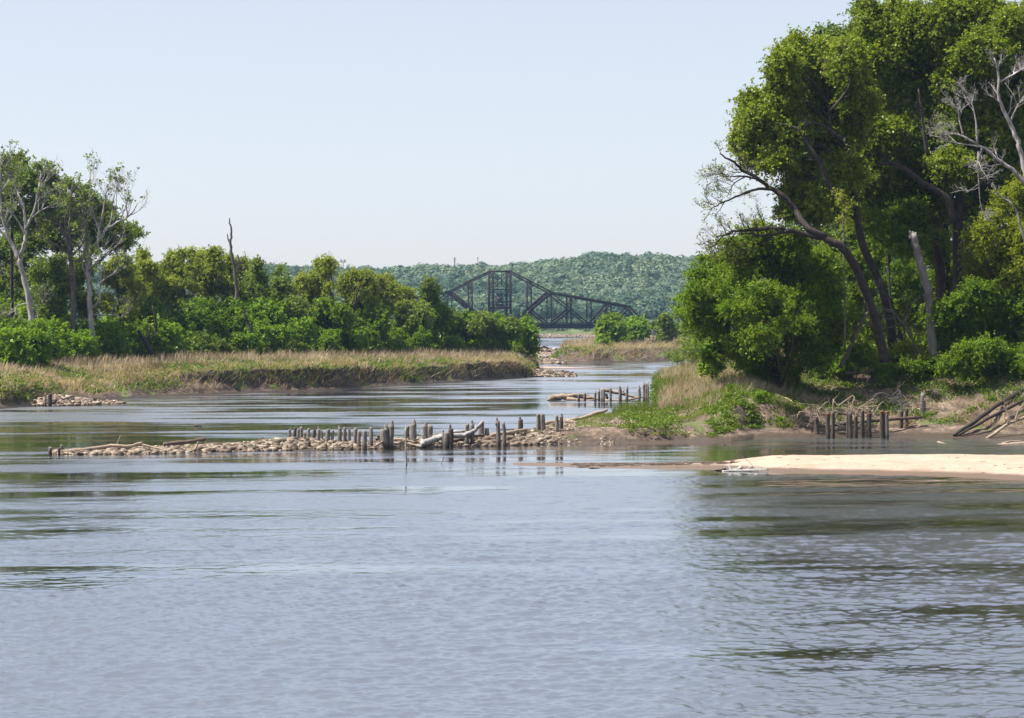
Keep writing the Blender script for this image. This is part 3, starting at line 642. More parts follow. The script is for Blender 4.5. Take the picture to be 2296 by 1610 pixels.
for pts, ra, rb in (([(1900, 470), (1862, 420), (1847, 388), (1819, 334), (1785, 290), (1750, 278)], .24, .07), ([(1884, 310), (1840, 280), (1800, 275)], .16, .05), ([(1860, 250), (1900, 200), (1905, 150)], .14, .05)):
    c, r = limb(mb, pts, YB - 3.4, ra, rb); sprout(mb, c, r, 6, 2.2, 1, .3)
mb.build('limbs', M['bark'], root, True)
# the two taller cottonwoods behind, crowns near the top of the picture
YA = 219
lA = lob([(1945, 25, 22, 26), (1940, 70, 24, 26), (1975, 55, 34, 42), (2015, 35, 34, 36), (2055, 55, 40, 42), (1945, 130, 30, 40), (1995, 130, 50, 50), (2055, 135, 50, 48), (2100, 60, 40, 46), (1960, 215, 52, 50), (2030, 220, 56, 52), (2095, 190, 46, 56),
          (1960, 310, 56, 50), (2035, 315, 56, 50), (2090, 290, 46, 48), (1945, 400, 46, 44), (2010, 410, 56, 46), (2070, 400, 46, 46), (1960, 480, 46, 36), (2030, 490, 46, 34), (2080, 470, 34, 34)], YA)
base = gz(2110, YA + 2)
root = leafy_tree('cottonwood_tree', 'tall cottonwood behind the pale broken snag, dark limbs crossing its crown', 'tree', base,
  [base - [0, 0, .4], P(2110, 640, YA + 2), P(2095, 520, YA), P(2088, 420, YA), P(2072, 330, YA), P(2058, 250, YA), P(2050, 160, YA), P(2045, 70, YA)], .5,
  lA, 'leaf_cotton', 14000, 21, .38, .16, gap=.18, nl=20, r0=.17)
mb = MB()
for pts, ra, rb in (([(2135, 500), (2120, 444), (2060, 405), (2015, 372), (1965, 365)], .32, .14), ([(2082, 350), (2070, 300), (2066, 250), (2058, 200)], .2, .06), ([(2070, 310), (2100, 275)], .1, .04)):
    c, r = limb(mb, pts, YA - 10, ra, rb); sprout(mb, c, r, 6, 2.4, 1, .3)
mb.build('limbs', M['bark'], root, True)
YC = 216
lC = lob([(2140, 30, 38, 38), (2185, 45, 40, 42), (2230, 35, 30, 32), (2262, 60, 34, 36), (2310, 40, 40, 45), (2150, 110, 46, 48), (2210, 120, 52, 46), (2275, 125, 46, 46), (2330, 130, 50, 50), (2140, 200, 46, 50), (2205, 205, 50, 46), (2270, 210, 50, 46), (2335, 220, 50, 50),
          (2140, 290, 46, 48), (2200, 290, 52, 46), (2265, 300, 52, 46), (2330, 310, 52, 50), (2135, 375, 44, 40), (2195, 375, 46, 42), (2260, 385, 50, 42), (2330, 400, 50, 44), (2220, 440, 40, 30), (2300, 450, 50, 36)], YC)
base = gz(2155, YC)
root = leafy_tree('cottonwood_tree', 'tallest cottonwood, straight ridged trunk forking below a crown cut by the picture top', 'tree', base,
  [base - [0, 0, .4], P(2150, 657, YC), P(2148, 502, YC), P(2153, 440, YC), P(2165, 330, YC), P(2175, 220, YC), P(2185, 100, YC)], .60,
  lC, 'leaf_cotton', 15000, 21, .38, .16, gap=.18, nl=20, r0=.17)
mb = MB()
c, r = limb(mb, [(2146, 500), (2135, 470), (2118, 440), (2100, 402), (2085, 350)], YC, .40, .14); sprout(mb, c, r, 6, 2.6, 1, .3)
mb.build('limbs', M['bark'], root, True)
tallC = root
base = gz(2120, YC + 8)
bare_tree('trunk_column', 'dark straight trunk standing just behind the ridged forked trunk', 'tree', base, [([(2122, 780), (2121, 640), (2119, 540), (2116, 440), (2110, 380)], .40, .25), ([(2117, 450), (2098, 400)], .16, .06)], YC + 8, M['bark'], 4, 3, 1)
tall_bg = lob([(1870, 120, 50, 60), (1940, 110, 60, 70), (2020, 110, 60, 70), (2100, 120, 60, 70), (2190, 130, 60, 70), (2280, 130, 60, 70), (1850, 230, 60, 60), (1930, 230, 60, 60), (2010, 240, 60, 60), (2090, 240, 60, 60), (2180, 240, 60, 60), (2270, 240, 60, 60),
          (1840, 340, 60, 60), (1920, 350, 60, 60), (2000, 350, 60, 60), (2080, 350, 60, 60), (2170, 350, 60, 60), (2260, 350, 60, 60), (1850, 440, 60, 56), (1930, 450, 60, 56), (2020, 450, 60, 56), (2110, 450, 60, 56), (2200, 450, 60, 56), (2290, 450, 60, 56)], 246)
base = gz(2020, 246)
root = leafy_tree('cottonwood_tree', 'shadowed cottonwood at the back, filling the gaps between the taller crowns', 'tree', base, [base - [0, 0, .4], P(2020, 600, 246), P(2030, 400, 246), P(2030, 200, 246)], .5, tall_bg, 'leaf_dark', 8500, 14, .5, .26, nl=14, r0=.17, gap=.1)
for src, dx_, dy_, sc_, lab in ((root, 22, 4, 1, 'shadowed cottonwood at the back, half cut off by the right edge'), (tallC, 17, 3, .95, 'cottonwood with a ridged trunk farther along the bluff, beyond the pale dead tree')):
    l = src.location; dup(src, (l.x + dx_, l.y + dy_, l.z), .5, (sc_, sc_, sc_), lab)
# leaning half-bare tree reaching left over the channel
YL = 199
base = gz(1980, YL + 4)
bare_tree('leaning_tree', 'dark leaning tree with nearly bare limbs stretched out over the channel', 'tree', base,
  [([(1983, 812), (1975, 775), (1952, 686), (1915, 594), (1884, 554), (1847, 533)], .42, .29, [3, 3, 2, 1, 0, 0]),
   ([(1852, 535), (1822, 529), (1795, 524), (1751, 513), (1720, 512), (1680, 517), (1650, 518), (1632, 524), (1604, 532)], .27, .05, [0, 0, 0, -1, -1, -1, -2, -2, -2]),
   ([(1770, 516), (1740, 525), (1705, 528), (1672, 522)], .14, .06, [-1, -1, -1, -2]),
   ([(1640, 520), (1618, 532), (1605, 548), (1585, 560)], .07, .02, [-2, -2, -2, -2]), ([(1650, 519), (1634, 545), (1628, 565)], .05, .02, [-2, -2, -2]),
   ([(1850, 532), (1812, 512), (1782, 470), (1758, 442), (1731, 424), (1693, 398), (1663, 380), (1639, 360), (1613, 345)], .30, .05, [0, 0, 1, 1, 1, 0, 0, -1, -1]),
   ([(1733, 425), (1700, 424), (1672, 432), (1640, 446), (1612, 458), (1592, 470)], .13, .03, [1, 0, 0, -1, -1, -1]),
   ([(1700, 402), (1668, 396), (1640, 395), (1612, 396)], .10, .03, [0, -1, -1, -1]), ([(1668, 398), (1645, 412), (1630, 440)], .06, .02, [0, -1, -1])],
  YL, M['bark'], 8, 2.4, 2, None, M['leaf_yellow'], 2, .014, .25, 0, .12, .12)
# bushy trees of the bluff edge
lU = lob([(1558, 655, 22, 22), (1560, 695, 26, 16), (1590, 620, 26, 26), (1605, 665, 40, 36), (1625, 590, 26, 26), (1660, 560, 28, 24), (1660, 620, 46, 40), (1700, 530, 30, 28), (1730, 560, 44, 40), (1720, 620, 50, 46), (1780, 550, 34, 36),
          (1790, 610, 46, 46), (1840, 600, 38, 40), (1850, 650, 40, 46), (1610, 720, 36, 30), (1660, 700, 46, 40), (1725, 700, 50, 46), (1790, 690, 46, 46), (1640, 765, 34, 30), (1690, 770, 40, 36), (1750, 770, 46, 36), (1815, 755, 40, 40), (1870, 720, 30, 40), (1700, 815, 34, 22), (1770, 815, 38, 20), (1655, 800, 26, 20), (1625, 770, 24, 24), (1735, 832, 40, 12), (1580, 640, 22, 14), (1545, 672, 24, 7), (1538, 700, 22, 6), (1552, 728, 24, 7), (1572, 612, 26, 8), (1590, 580, 22, 8), (1585, 750, 24, 8), (1632, 540, 18, 9), (1668, 520, 16, 9), (1705, 505, 16, 10), (1755, 525, 18, 10), (1612, 640, 30, 9, -9), (1650, 690, 34, 9, -10), (1720, 650, 34, 10, -11), (1700, 745, 36, 10, -11), (1780, 720, 36, 10, -10), (1570, 720, 22, 10), (1830, 800, 30, 24), (1850, 770, 34, 30)], 203, .8)
base = gz(1745, 204)
leafy_tree('elm_tree', 'broad dense green tree leaning over the mound at the channel edge', 'tree', base,
  [base - [0, 0, .3], P(1738, 790, 203), P(1722, 730, 203), P(1705, 660, 203), P(1690, 600, 203), P(1680, 560, 203)], .34, lU, 'leaf_under', 15500, 18, .30, .125, gap=.31, nl=22, r0=.11, length=1.6)
def under(label, x, ybase, Y, lobes, mat, n, tr=.14, per=12, size=.17, name='understory_tree', group=None, nl=8, sig=.3):
    per = int(per * 1.6); size *= .78
    lo = lob(lobes, Y, .85); base = gz(x, Y); top = max(l[2] for l in lo)
    t2 = lobes[int(np.argmin([l[1] for l in lobes]))]
    return leafy_tree(name, label, 'tree', base, [base - [0, 0, .3], (base + P(t2[0], t2[1], Y)) / 2 + rng.normal(size=3) * .4, P(t2[0], t2[1], Y)], tr, lo, mat, n, per, sig, size, nl=nl, r0=tr * .6, length=1.4, group=group)
under('yellow-green young tree leafing out left of the pale snag', 2010, 790, 215, [(1985, 460, 30, 24), (1965, 500, 30, 26), (2015, 480, 34, 28), (2050, 470, 26, 24), (1990, 540, 36, 30), (2035, 545, 36, 34), (2070, 520, 26, 28)], 'leaf_under', 1500)
under('shaded green tree filling the gap between the leaning trunks and the snag', 2030, 790, 228, [(1920, 600, 40, 40), (1960, 570, 36, 40), (2010, 610, 46, 46), (2050, 640, 40, 46), (1930, 660, 36, 40), (1990, 690, 46, 46), (2040, 710, 40, 40), (1900, 720, 34, 36), (1960, 740, 34, 30)], 'leaf_under', 2600)
under('sunlit yellow-green tree against the right edge under the pale bare limbs', 2270, 800, 209, [(2225, 490, 26, 22), (2265, 450, 36, 30), (2300, 430, 36, 30), (2195, 530, 34, 28), (2245, 540, 46, 40), (2300, 530, 46, 46), (2185, 585, 32, 30), (2230, 610, 46, 36), (2290, 620, 46, 40), (2330, 560, 50, 60)], 'leaf_yellow', 3000, .2)
under('dense green thicket tree right of the pale snag', 2160, 800, 207, [(2150, 690, 40, 34), (2110, 700, 24, 30), (2190, 665, 40, 34), (2230, 690, 44, 36), (2280, 690, 46, 42), (2325, 680, 40, 50), (2120, 750, 36, 34), (2170, 745, 44, 36), (2230, 755, 46, 36), (2290, 760, 46, 38), (2335, 760, 40, 40), (2145, 800, 34, 22)], 'leaf_under', 3900, .18)
under('low shaded green tree between the ridged trunk and the snag', 2105, 790, 224, [(2100, 560, 30, 40), (2110, 630, 34, 40), (2175, 610, 30, 40), (2080, 700, 26, 36), (2160, 700, 36, 36)], 'leaf_under', 1500)
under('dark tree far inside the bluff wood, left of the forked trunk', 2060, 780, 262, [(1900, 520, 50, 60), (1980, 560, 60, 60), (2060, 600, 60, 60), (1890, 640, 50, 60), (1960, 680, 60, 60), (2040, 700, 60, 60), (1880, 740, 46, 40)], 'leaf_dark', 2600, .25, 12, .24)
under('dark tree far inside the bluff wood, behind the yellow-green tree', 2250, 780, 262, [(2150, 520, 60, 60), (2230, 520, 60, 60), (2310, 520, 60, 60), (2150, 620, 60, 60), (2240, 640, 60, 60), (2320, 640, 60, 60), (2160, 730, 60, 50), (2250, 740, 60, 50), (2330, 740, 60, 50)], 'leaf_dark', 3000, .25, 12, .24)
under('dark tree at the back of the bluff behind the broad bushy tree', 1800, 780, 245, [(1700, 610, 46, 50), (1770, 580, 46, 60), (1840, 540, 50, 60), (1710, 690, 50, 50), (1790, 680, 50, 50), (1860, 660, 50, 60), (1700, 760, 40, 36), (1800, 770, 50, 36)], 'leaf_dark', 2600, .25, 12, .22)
under('bright green sapling standing alone on the grassy mound', 1592, 830, 206, [(1588, 778, 7, 9), (1596, 790, 9, 9), (1583, 796, 8, 8), (1603, 804, 9, 8), (1588, 812, 11, 9), (1610, 820, 8, 6), (1580, 822, 9, 7), (1598, 826, 10, 7)], 'leaf_bush', 420, .05, 12, .17, 'sapling', nl=4, sig=.2)
under('small yellow-green shrub at the foot of the leaning trunks', 2030, 820, 208.5, [(2000, 800, 22, 14), (2035, 790, 30, 16), (2060, 806, 24, 12), (1960, 810, 20, 12)], 'leaf_yellow', 620, .04, 12, .16, 'shrub', nl=4, sig=.22)
under('low green shrub on the lip of the eroded scarp', 1915, 820, 208, [(1900, 800, 28, 18), (1930, 790, 24, 18), (1880, 815, 24, 14), (1940, 812, 20, 12)], 'leaf_bush', 640, .04, 12, .16, 'shrub', nl=4, sig=.22)
under('overhanging shrub above the dark end of the scarp', 2130, 830, 206, [(2090, 815, 26, 16), (2130, 820, 30, 18), (2170, 815, 30, 20), (2220, 815, 34, 20), (2270, 820, 34, 20)], 'leaf_under', 1100, .06, 12, .16, 'shrub', nl=4, sig=.25)
under('dark bushy tree overhanging the bluff slope at the right edge', 2260, 840, 203, [(2170, 800, 34, 26), (2215, 790, 40, 30), (2265, 795, 44, 32), (2315, 800, 44, 36), (2190, 826, 30, 14), (2240, 832, 34, 16), (2300, 840, 40, 18), (2130, 815, 26, 18)], 'leaf_under', 2600, .12, 12, .16, 'understory_tree', nl=6)
under('leafy shrub drooping over the middle of the scarp', 2040, 826, 207.6, [(2010, 818, 22, 12), (2045, 822, 26, 12), (2080, 824, 24, 12), (1975, 815, 18, 10)], 'leaf_under', 800, .05, 12, .15, 'shrub', nl=4, sig=.25)
# pale snag
YS = 206; base = gz(2089, YS)
root = bare_tree('broken_snag', 'tall pale barkless snag with a splintered top', 'dead tree', base, [([(2091, 800), (2089, 765), (2081, 669), (2066, 602), (2054, 560), (2046, 524)], .40, .29)], YS, M['bark_snag'], 0)
mb = MB()
for x, y, a, l in ((2041, 524, -2, 7), (2046, 524, 0, 4), (2051, 526, 1, 4)): limb(mb, [(x, y + 12), (x + a * .5, y), (x + a, y - l)], YS, .17, .07, 6)
limb(mb, [(2072, 602), (2082, 598)], YS - .2, .16, .12, 6); limb(mb, [(2060, 574), (2070, 570)], YS - .2, .12, .07, 6)
mb.build('splinters', M['bark_snag'], root, True)
# thin dead brushy tree tangled between the trunks
bare_tree('dead_brush', 'grey tangle of dead twigs hanging between the leaning trunks and the snag', 'dead brush', gz(2040, 209),
  [([(2062, 800), (2050, 770), (2025, 730), (2000, 700), (1975, 690)], .12, .04), ([(2025, 730), (2040, 690), (2060, 665)], .07, .02), ([(2010, 712), (1985, 715), (1960, 700)], .06, .02), ([(2020, 725), (1990, 735), (1965, 735)], .06, .02), ([(2000, 700), (1990, 670), (1975, 650)], .05, .02)],
  206, M['bark_grey'], 9, 1.8, 2, minr=.012, up=.05)
bare_tree('leaning_pole_trunk', 'dead grey trunk leaning right, propped against the dark leaning tree', 'dead tree', gz(1885, 205), [([(1884, 825), (1905, 780), (1925, 735), (1945, 700)], .2, .08)], 204, M['bark_grey'], 4, 1.2, 1)
bare_tree('bare_sapling', 'thin pale sapling with sparse budding twigs in front of the dark wood', 'sapling', gz(1885, 204), [([(1893, 790), (1893, 700), (1892, 600), (1890, 520), (1888, 440)], .09, .03)], 202, M['bark_grey'], 16, 2.2, 2, None, M['leaf_yellow'], 2, .013, .5, 0, .12, .5)
# pale dead tree at the right edge
base = gz(2345, 203)
bare_tree('pale_dead_tree', 'pale dead tree whose bare curving limbs come in from the right edge', 'dead tree', base,
  [([(2345, 850), (2335, 700), (2325, 560), (2310, 440), (2300, 385)], .42, .26), ([(2302, 400), (2290, 350), (2276, 307), (2259, 266), (2238, 222), (2237, 164), (2228, 130)], .24, .05),
   ([(2308, 425), (2280, 390), (2255, 371), (2208, 334), (2160, 307), (2110, 294)], .22, .04), ([(2200, 330), (2170, 325), (2130, 318), (2100, 305)], .08, .02), ([(2190, 325), (2187, 270), (2175, 220), (2160, 195)], .09, .02),
   ([(2160, 308), (2150, 270), (2148, 240)], .07, .02), ([(2240, 185), (2275, 165), (2300, 150)], .1, .03), ([(2262, 275), (2280, 240), (2296, 220)], .1, .03), ([(2200, 332), (2192, 360), (2188, 380)], .1, .05), ([(2192, 340), (2193, 400), (2197, 450), (2205, 490)], .07, .02)],
  203, M['bark_white'], 8, 2.2, 2, minr=.013, up=.3)
bare_tree('pale_dead_limb', 'thin crooked pale dead limb in the yellow-green tree by the right edge', 'dead limb', gz(2330, 205), [([(2325, 700), (2300, 560), (2285, 500), (2270, 460), (2240, 438), (2221, 415)], .14, .03)], 204, M['bark_white'], 8, 1.8, 2, minr=.013)
# bare brush and small trees behind the mound, at the channel bend
for x, Y, h, lab in ((1548, 262, 2.6, 'bare grey brush on the channel edge behind the mound'), (1578, 250, 3.2, 'bare grey brush under the drooping branches of the broad tree'), (1565, 300, 3.4, 'taller bare brush farthest back along the channel edge')):
    b = gz(max(x, 1500), Y); b[0] = XY(x, Y); b[2] = max(b[2], .3); root = thing('bare_brush', lab, 'brush', b); mb = MB(); tips = []
    for k in range(9):
        d = unit(np.array([rng.normal() * .7 - .25, rng.normal() * .4, 1.])); q = np.array([b + d * h * f + rng.normal(size=3) * .1 * f for f in np.linspace(0, 1, 6)])
        mb.tube(q, np.linspace(.05, .015, 6), 4, False); sprout(mb, q, np.linspace(.04, .012, 6), 5, h * .45, 1, .15, tips, 1, 3, .2, .012)
    mb.build('twigs', M['bark_grey'], root)
    mb = MB(); mb.add(*leafquads(np.array(tips), 2, .2, .14)); mb.build('leaves', M['leaf_under'], root)

# ---- trees of the far bank
def lz(dx, Y): return LB.at(dx, Y)
def LY(dx, off): return LW(dx) + off
def tall(label, x, off, lobes, mat, n, tr=.3, size=.215, per=15, sig=.42, bark='bark', nl=10, name='leafy_tree', base_x=None, group=None, **kw):
    Y = LY(x, off); lo = lob(lobes, Y, .9); bx = base_x or x; base = lz(bx, Y); base[0] = XY(bx, Y)
    t2 = lobes[int(np.argmin([l[1] for l in lobes]))]; tip = P(t2[0], t2[1] - t2[-1] * .3, Y)
    return leafy_tree(name, label, 'tree', base, [base - [0, 0, .3], base * .6 + tip * .4 + rng.normal(size=3) * .4, base * .25 + tip * .75 + rng.normal(size=3) * .4, tip], tr, lo, mat, n, per, sig, size, bark, group, nl, tr * .4, length=2.0, **kw)
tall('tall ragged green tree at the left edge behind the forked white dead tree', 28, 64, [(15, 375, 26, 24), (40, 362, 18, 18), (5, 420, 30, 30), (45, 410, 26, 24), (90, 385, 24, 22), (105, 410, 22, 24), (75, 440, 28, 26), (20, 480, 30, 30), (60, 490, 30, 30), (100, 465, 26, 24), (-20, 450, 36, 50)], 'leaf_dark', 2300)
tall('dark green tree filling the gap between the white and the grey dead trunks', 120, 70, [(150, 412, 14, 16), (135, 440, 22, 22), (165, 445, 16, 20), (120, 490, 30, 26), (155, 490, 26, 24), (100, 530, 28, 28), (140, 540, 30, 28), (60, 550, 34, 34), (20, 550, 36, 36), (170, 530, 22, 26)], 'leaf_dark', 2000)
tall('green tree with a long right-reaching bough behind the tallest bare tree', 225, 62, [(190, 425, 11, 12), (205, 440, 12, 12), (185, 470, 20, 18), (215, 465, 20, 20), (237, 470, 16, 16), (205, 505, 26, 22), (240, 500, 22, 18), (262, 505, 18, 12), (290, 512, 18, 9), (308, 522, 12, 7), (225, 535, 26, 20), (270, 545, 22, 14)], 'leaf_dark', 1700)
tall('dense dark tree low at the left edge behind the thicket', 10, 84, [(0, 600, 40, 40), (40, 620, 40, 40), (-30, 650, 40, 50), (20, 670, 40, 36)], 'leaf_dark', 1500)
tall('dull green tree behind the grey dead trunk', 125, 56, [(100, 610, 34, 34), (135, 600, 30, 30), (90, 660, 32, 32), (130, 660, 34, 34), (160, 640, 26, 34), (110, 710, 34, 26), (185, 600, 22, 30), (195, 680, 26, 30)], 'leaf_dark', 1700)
wl = [('yellow-green willow just right of the tallest bare tree', 270, 52, [(262, 590, 26, 22), (285, 600, 22, 26), (245, 620, 24, 26), (275, 640, 32, 30), (310, 650, 24, 28), (250, 680, 30, 26), (290, 690, 30, 26)]),
      ('olive willow with a pointed tuft behind the leaning twin snag', 325, 64, [(318, 578, 16, 20), (330, 600, 22, 22), (345, 625, 22, 24), (315, 630, 22, 26), (335, 665, 28, 28)]),
      ('broad rounded willow, highest of the olive willows', 405, 58, [(385, 585, 20, 22), (412, 572, 22, 18), (372, 610, 22, 24), (400, 612, 26, 26), (430, 600, 22, 26), (380, 650, 28, 30), (420, 650, 30, 30), (355, 650, 20, 26), (400, 690, 34, 26)]),
      ('olive willow between the rounded willow and the burnt snag', 465, 60, [(450, 580, 20, 20), (478, 572, 20, 18), (445, 610, 24, 26), (480, 605, 26, 26), (465, 645, 30, 30), (495, 640, 22, 28), (460, 690, 32, 26)]),
      ('olive willow standing around the foot of the burnt snag', 530, 62, [(510, 590, 18, 18), (540, 592, 18, 18), (515, 620, 24, 26), (545, 625, 24, 28), (525, 665, 30, 28), (560, 660, 24, 28)]),
      ('yellow willow behind the dark pointed tree, before the hills', 690, 58, [(680, 630, 20, 18), (705, 622, 18, 16), (665, 650, 20, 22), (695, 660, 28, 26), (725, 650, 20, 24), (690, 700, 34, 24)]),
      ('feathery round willow on a dark leaning trunk, tallest before the bridge', 800, 50, [(790, 622, 22, 18), (815, 625, 20, 18), (775, 645, 22, 22), (805, 650, 26, 24), (832, 650, 18, 24), (790, 680, 28, 24), (820, 685, 24, 22)]),
      ('yellow-green willow next right of the feathery round willow', 860, 56, [(848, 632, 14, 18), (868, 630, 14, 16), (850, 660, 22, 24), (878, 658, 20, 22), (862, 695, 28, 24)]),
      ('low yellow willow nearest the dark pointed poplar', 905, 58, [(898, 655, 18, 14), (915, 665, 16, 16), (900, 690, 24, 22), (925, 695, 18, 20)])]
for lab, x, off, lo in wl:
    tall(lab, x, off, lo, 'leaf_willow', 260 * len(lo), .2, .18, 12, .34, 'bark', 8, 'willow_tree', None, elong=2.4, plume=True, gap=.26)
tall('thin willow with a small high tuft on a leaning stem', 735, 46, [(722, 592, 18, 12), (738, 588, 16, 12), (728, 612, 18, 12), (745, 606, 10, 10), (740, 640, 10, 10)], 'leaf_willow', 520, .16, .18, 10, .34, 'bark', 5, 'willow_tree', 760, elong=2.4, plume=True)
tall('dark green tree right of the burnt snag', 575, 52, [(575, 598, 11, 14), (568, 625, 16, 18), (582, 630, 14, 20), (570, 660, 20, 24), (590, 665, 14, 20)], 'leaf_dark', 900, .2)
tall('dark pointed tree standing alone before the blue hills', 630, 54, [(625, 612, 8, 12), (640, 625, 8, 10), (622, 640, 14, 14), (638, 655, 16, 16), (612, 665, 14, 16), (630, 685, 24, 20)], 'leaf_dark', 900, .18)
tall('slim dark poplar in front of the left end of the bridge', 963, 46, [(963, 633, 6, 9), (955, 645, 8, 6), (972, 648, 9, 6), (960, 660, 13, 9), (973, 668, 9, 8), (957, 680, 13, 10), (968, 695, 15, 12)], 'leaf_dark', 700, .12, .24)
for i, (x, y, w_, off, m_, lab) in enumerate([(330, 690, 34, 50, 'leaf_under', 'green tree behind the leaning twin snag'), (450, 700, 40, 46, 'leaf_under', 'rounded green tree below the broad willow'), (520, 700, 36, 48, 'leaf_under', 'rounded green tree below the burnt snag'),
      (600, 700, 40, 46, 'leaf_bush', 'bright green tree below the dark tree right of the burnt snag'), (655, 690, 34, 48, 'leaf_dark', 'dark round tree below the lone pointed tree'), (745, 700, 40, 44, 'leaf_under', 'green tree around the leaning willow stems'), (835, 705, 34, 44, 'leaf_under', 'green tree below the feathery round willow'),
      (930, 700, 30, 46, 'leaf_dark', 'dark tree just left of the slim poplar'), (985, 705, 26, 44, 'leaf_under', 'green tree just right of the slim poplar'), (1010, 715, 24, 46, 'leaf_dark', 'dark tree under the sloping bridge member'), (1045, 722, 26, 42, 'leaf_under', 'green tree left of the bridge tower foot'),
      (1082, 718, 22, 34, 'leaf_dark', 'dark round tree at the foot of the bridge tower'), (1112, 725, 22, 36, 'leaf_bush', 'light green tree under the bridge tower'), (1140, 728, 20, 30, 'leaf_dark', 'dark tree beside the tip of the far bank')]):
    tall(lab, x, off, [(x + rng.uniform(-.3, .3) * w_, y - w_ * .25, w_ * .55, w_ * .45), (x - w_ * .5, y + w_ * .1, w_ * .5, w_ * .5), (x + w_ * .5, y + w_ * .15, w_ * .5, w_ * .5), (x, y + w_ * .5, w_ * .7, w_ * .6), (x - w_ * .6, y + w_ * .7, w_ * .5, w_ * .5), (x + w_ * .6, y + w_ * .7, w_ * .5, w_ * .5)], m_, 900, .14, .24)
tall('dark glossy tree at the very tip of the far bank', 1180, 24, [(1178, 722, 9, 9), (1172, 738, 13, 11), (1190, 742, 9, 10), (1168, 758, 14, 12), (1184, 762, 13, 12), (1178, 778, 15, 10), (1196, 785, 6, 6)], 'leaf_bush', 800, .1, .24)
# bushes of the thicket: a few kinds, repeated
def bush_proto(i, mat, label, loc):
    r_ = np.random.default_rng(40 + i); lo = [(r_.uniform(-1.3, 1.3), r_.uniform(-.9, .9), r_.uniform(.9, 3.4), *(r_.uniform(.7, 1.2, 3))) for _ in range(9)] + [(0, 0, 1.2, 1.7, 1.5, 1.2)]
    root = thing('shrub', label, 'shrub', (0, 0, 0), 'shrubs of the far-bank thicket'); mb = MB()
    for l in lo: mb.tube(curve([(0, 0, -.2), np.array(l[:3]) * [.4, .4, .6], l[:3]], 5), np.linspace(.06, .02, 5), 4, False)
    mb.build('stems', M['bark'], root); crown(lo, 520, 16, .3, .2, shell=1.4).build('crown', M[mat], root); return root
TH = 'leafy green shrub in the unbroken thicket along the dry grass of the far bank'
protos = [bush_proto(i, m_, TH, None) for i, m_ in enumerate(['leaf_bush', 'leaf_bush', 'leaf_under', 'leaf_dark', 'leaf_bush', 'leaf_under'])]
used = [False] * len(protos)
def bush(i, loc, s_, label=TH):
    global used
    rz = rng.uniform(0, 6.28); sc = (s_ * rng.uniform(.9, 1.15), s_, s_ * rng.uniform(.85, 1.15))
    if not used[i]:
        used[i] = True; o = protos[i]; o.location = [float(c) for c in loc]; o.rotation_euler = (0, 0, rz); o.scale = sc; o['label'] = label
    else: o = dup(protos[i], loc, rz, sc, label)
    return o
x = -30
while x < 1165:
    for off in (rng.uniform(36, 42), rng.uniform(43, 50)):
        xx = x + rng.uniform(-10, 10); Y = LY(xx, off if xx < 1060 else off - 14 * (xx - 1060) / 100)
        bush(int(rng.integers(0, 6)), lz(xx, Y), rng.uniform(.75, 1.2) * (1.0 if xx < 700 else .85 if xx < 1080 else .62))
    x += rng.uniform(24, 36)
for x in np.arange(-20, 1130, 30):
    xx = x + rng.uniform(-12, 12); Y = LY(xx, rng.uniform(58, 80) - 25 * max(0, (xx - 950) / 200)); bush(int(rng.integers(2, 6)), lz(xx, Y), rng.uniform(1.2, 1.7) * (1 if xx < 700 else .8 if xx < 950 else .6))
for x, off, s_, lab in ((18, 30, 1.25, 'big bright green shrub nearest the left edge, standing out before the thicket'), (84, 27, 1.0, 'yellow-lit green shrub jutting out of the thicket below the white forked tree'), (55, 26, .8, 'small green shrub low in front of the two bright shrubs')):
    o = bush(int(rng.integers(0, 2)), lz(x, LY(x, off)), s_, lab); o['group'] = 'bright shrubs at the left edge'
bush(2, lz(1196, LW(1196) + 16), .42, 'small trailing shrub hanging over the tip of the far bank'); 
# dead trees of the far bank
Y = LY(70, 46)
bare_tree('white_dead_tree', 'white dead tree forking low, nearest the left edge', 'dead tree', lz(73, Y), [([(75, 800), (73, 736), (67, 690), (61, 653), (51, 613), (43, 578)], .40, .30), ([(43, 582), (26, 548), (11, 508), (3, 468), (0, 400), (2, 345)], .3, .05), ([(43, 580), (54, 548), (57, 519), (53, 468), (38, 430), (30, 400)], .27, .05, [0, -1, -1, -1, 0, 0]),
   ([(57, 515), (75, 475), (85, 430), (92, 390)], .16, .04, [-1, -2, -2, -2]), ([(20, 540), (5, 520), (-15, 500)], .14, .05), ([(57, 500), (95, 470), (130, 455)], .13, .03, [-1, -2, -3]), ([(58, 640), (80, 690), (95, 680)], .1, .04), ([(62, 680), (40, 685), (35, 700)], .09, .03), ([(12, 510), (30, 470), (26, 420)], .12, .03)], Y, M['bark_white'], 7, 4.2, 2, minr=.018, leafmat=M['leaf_dark'], leafn=6, leafp=.06, leafsize=.22)
Y = LY(164, 45)
bare_tree('grey_dead_tree', 'grey straight dead tree with bare forked top, between the two white ones', 'dead tree', lz(164, Y), [([(165, 800), (164, 753), (165, 690), (163, 639), (157, 570)], .37, .28), ([(157, 575), (151, 545), (140, 515), (130, 498), (120, 486)], .22, .06), ([(156, 572), (135, 555), (114, 545), (95, 533), (74, 527)], .14, .03, [0, -1, -2, -2, -2]), ([(157, 572), (156, 520), (158, 480), (160, 440), (163, 415)], .24, .05), ([(158, 575), (175, 560), (188, 536), (190, 500), (184, 470)], .2, .05, [0, 0, -1, -1, -1]), ([(152, 540), (145, 500), (150, 470)], .12, .03), ([(157, 540), (172, 520), (176, 490)], .1, .03), ([(164, 585), (178, 588), (190, 580)], .1, .03)], Y, M['bark_grey'], 6, 4.0, 2, minr=.018, leafmat=M['leaf_dark'], leafn=6, leafp=.10, leafsize=.22)
Y = LY(211, 41)
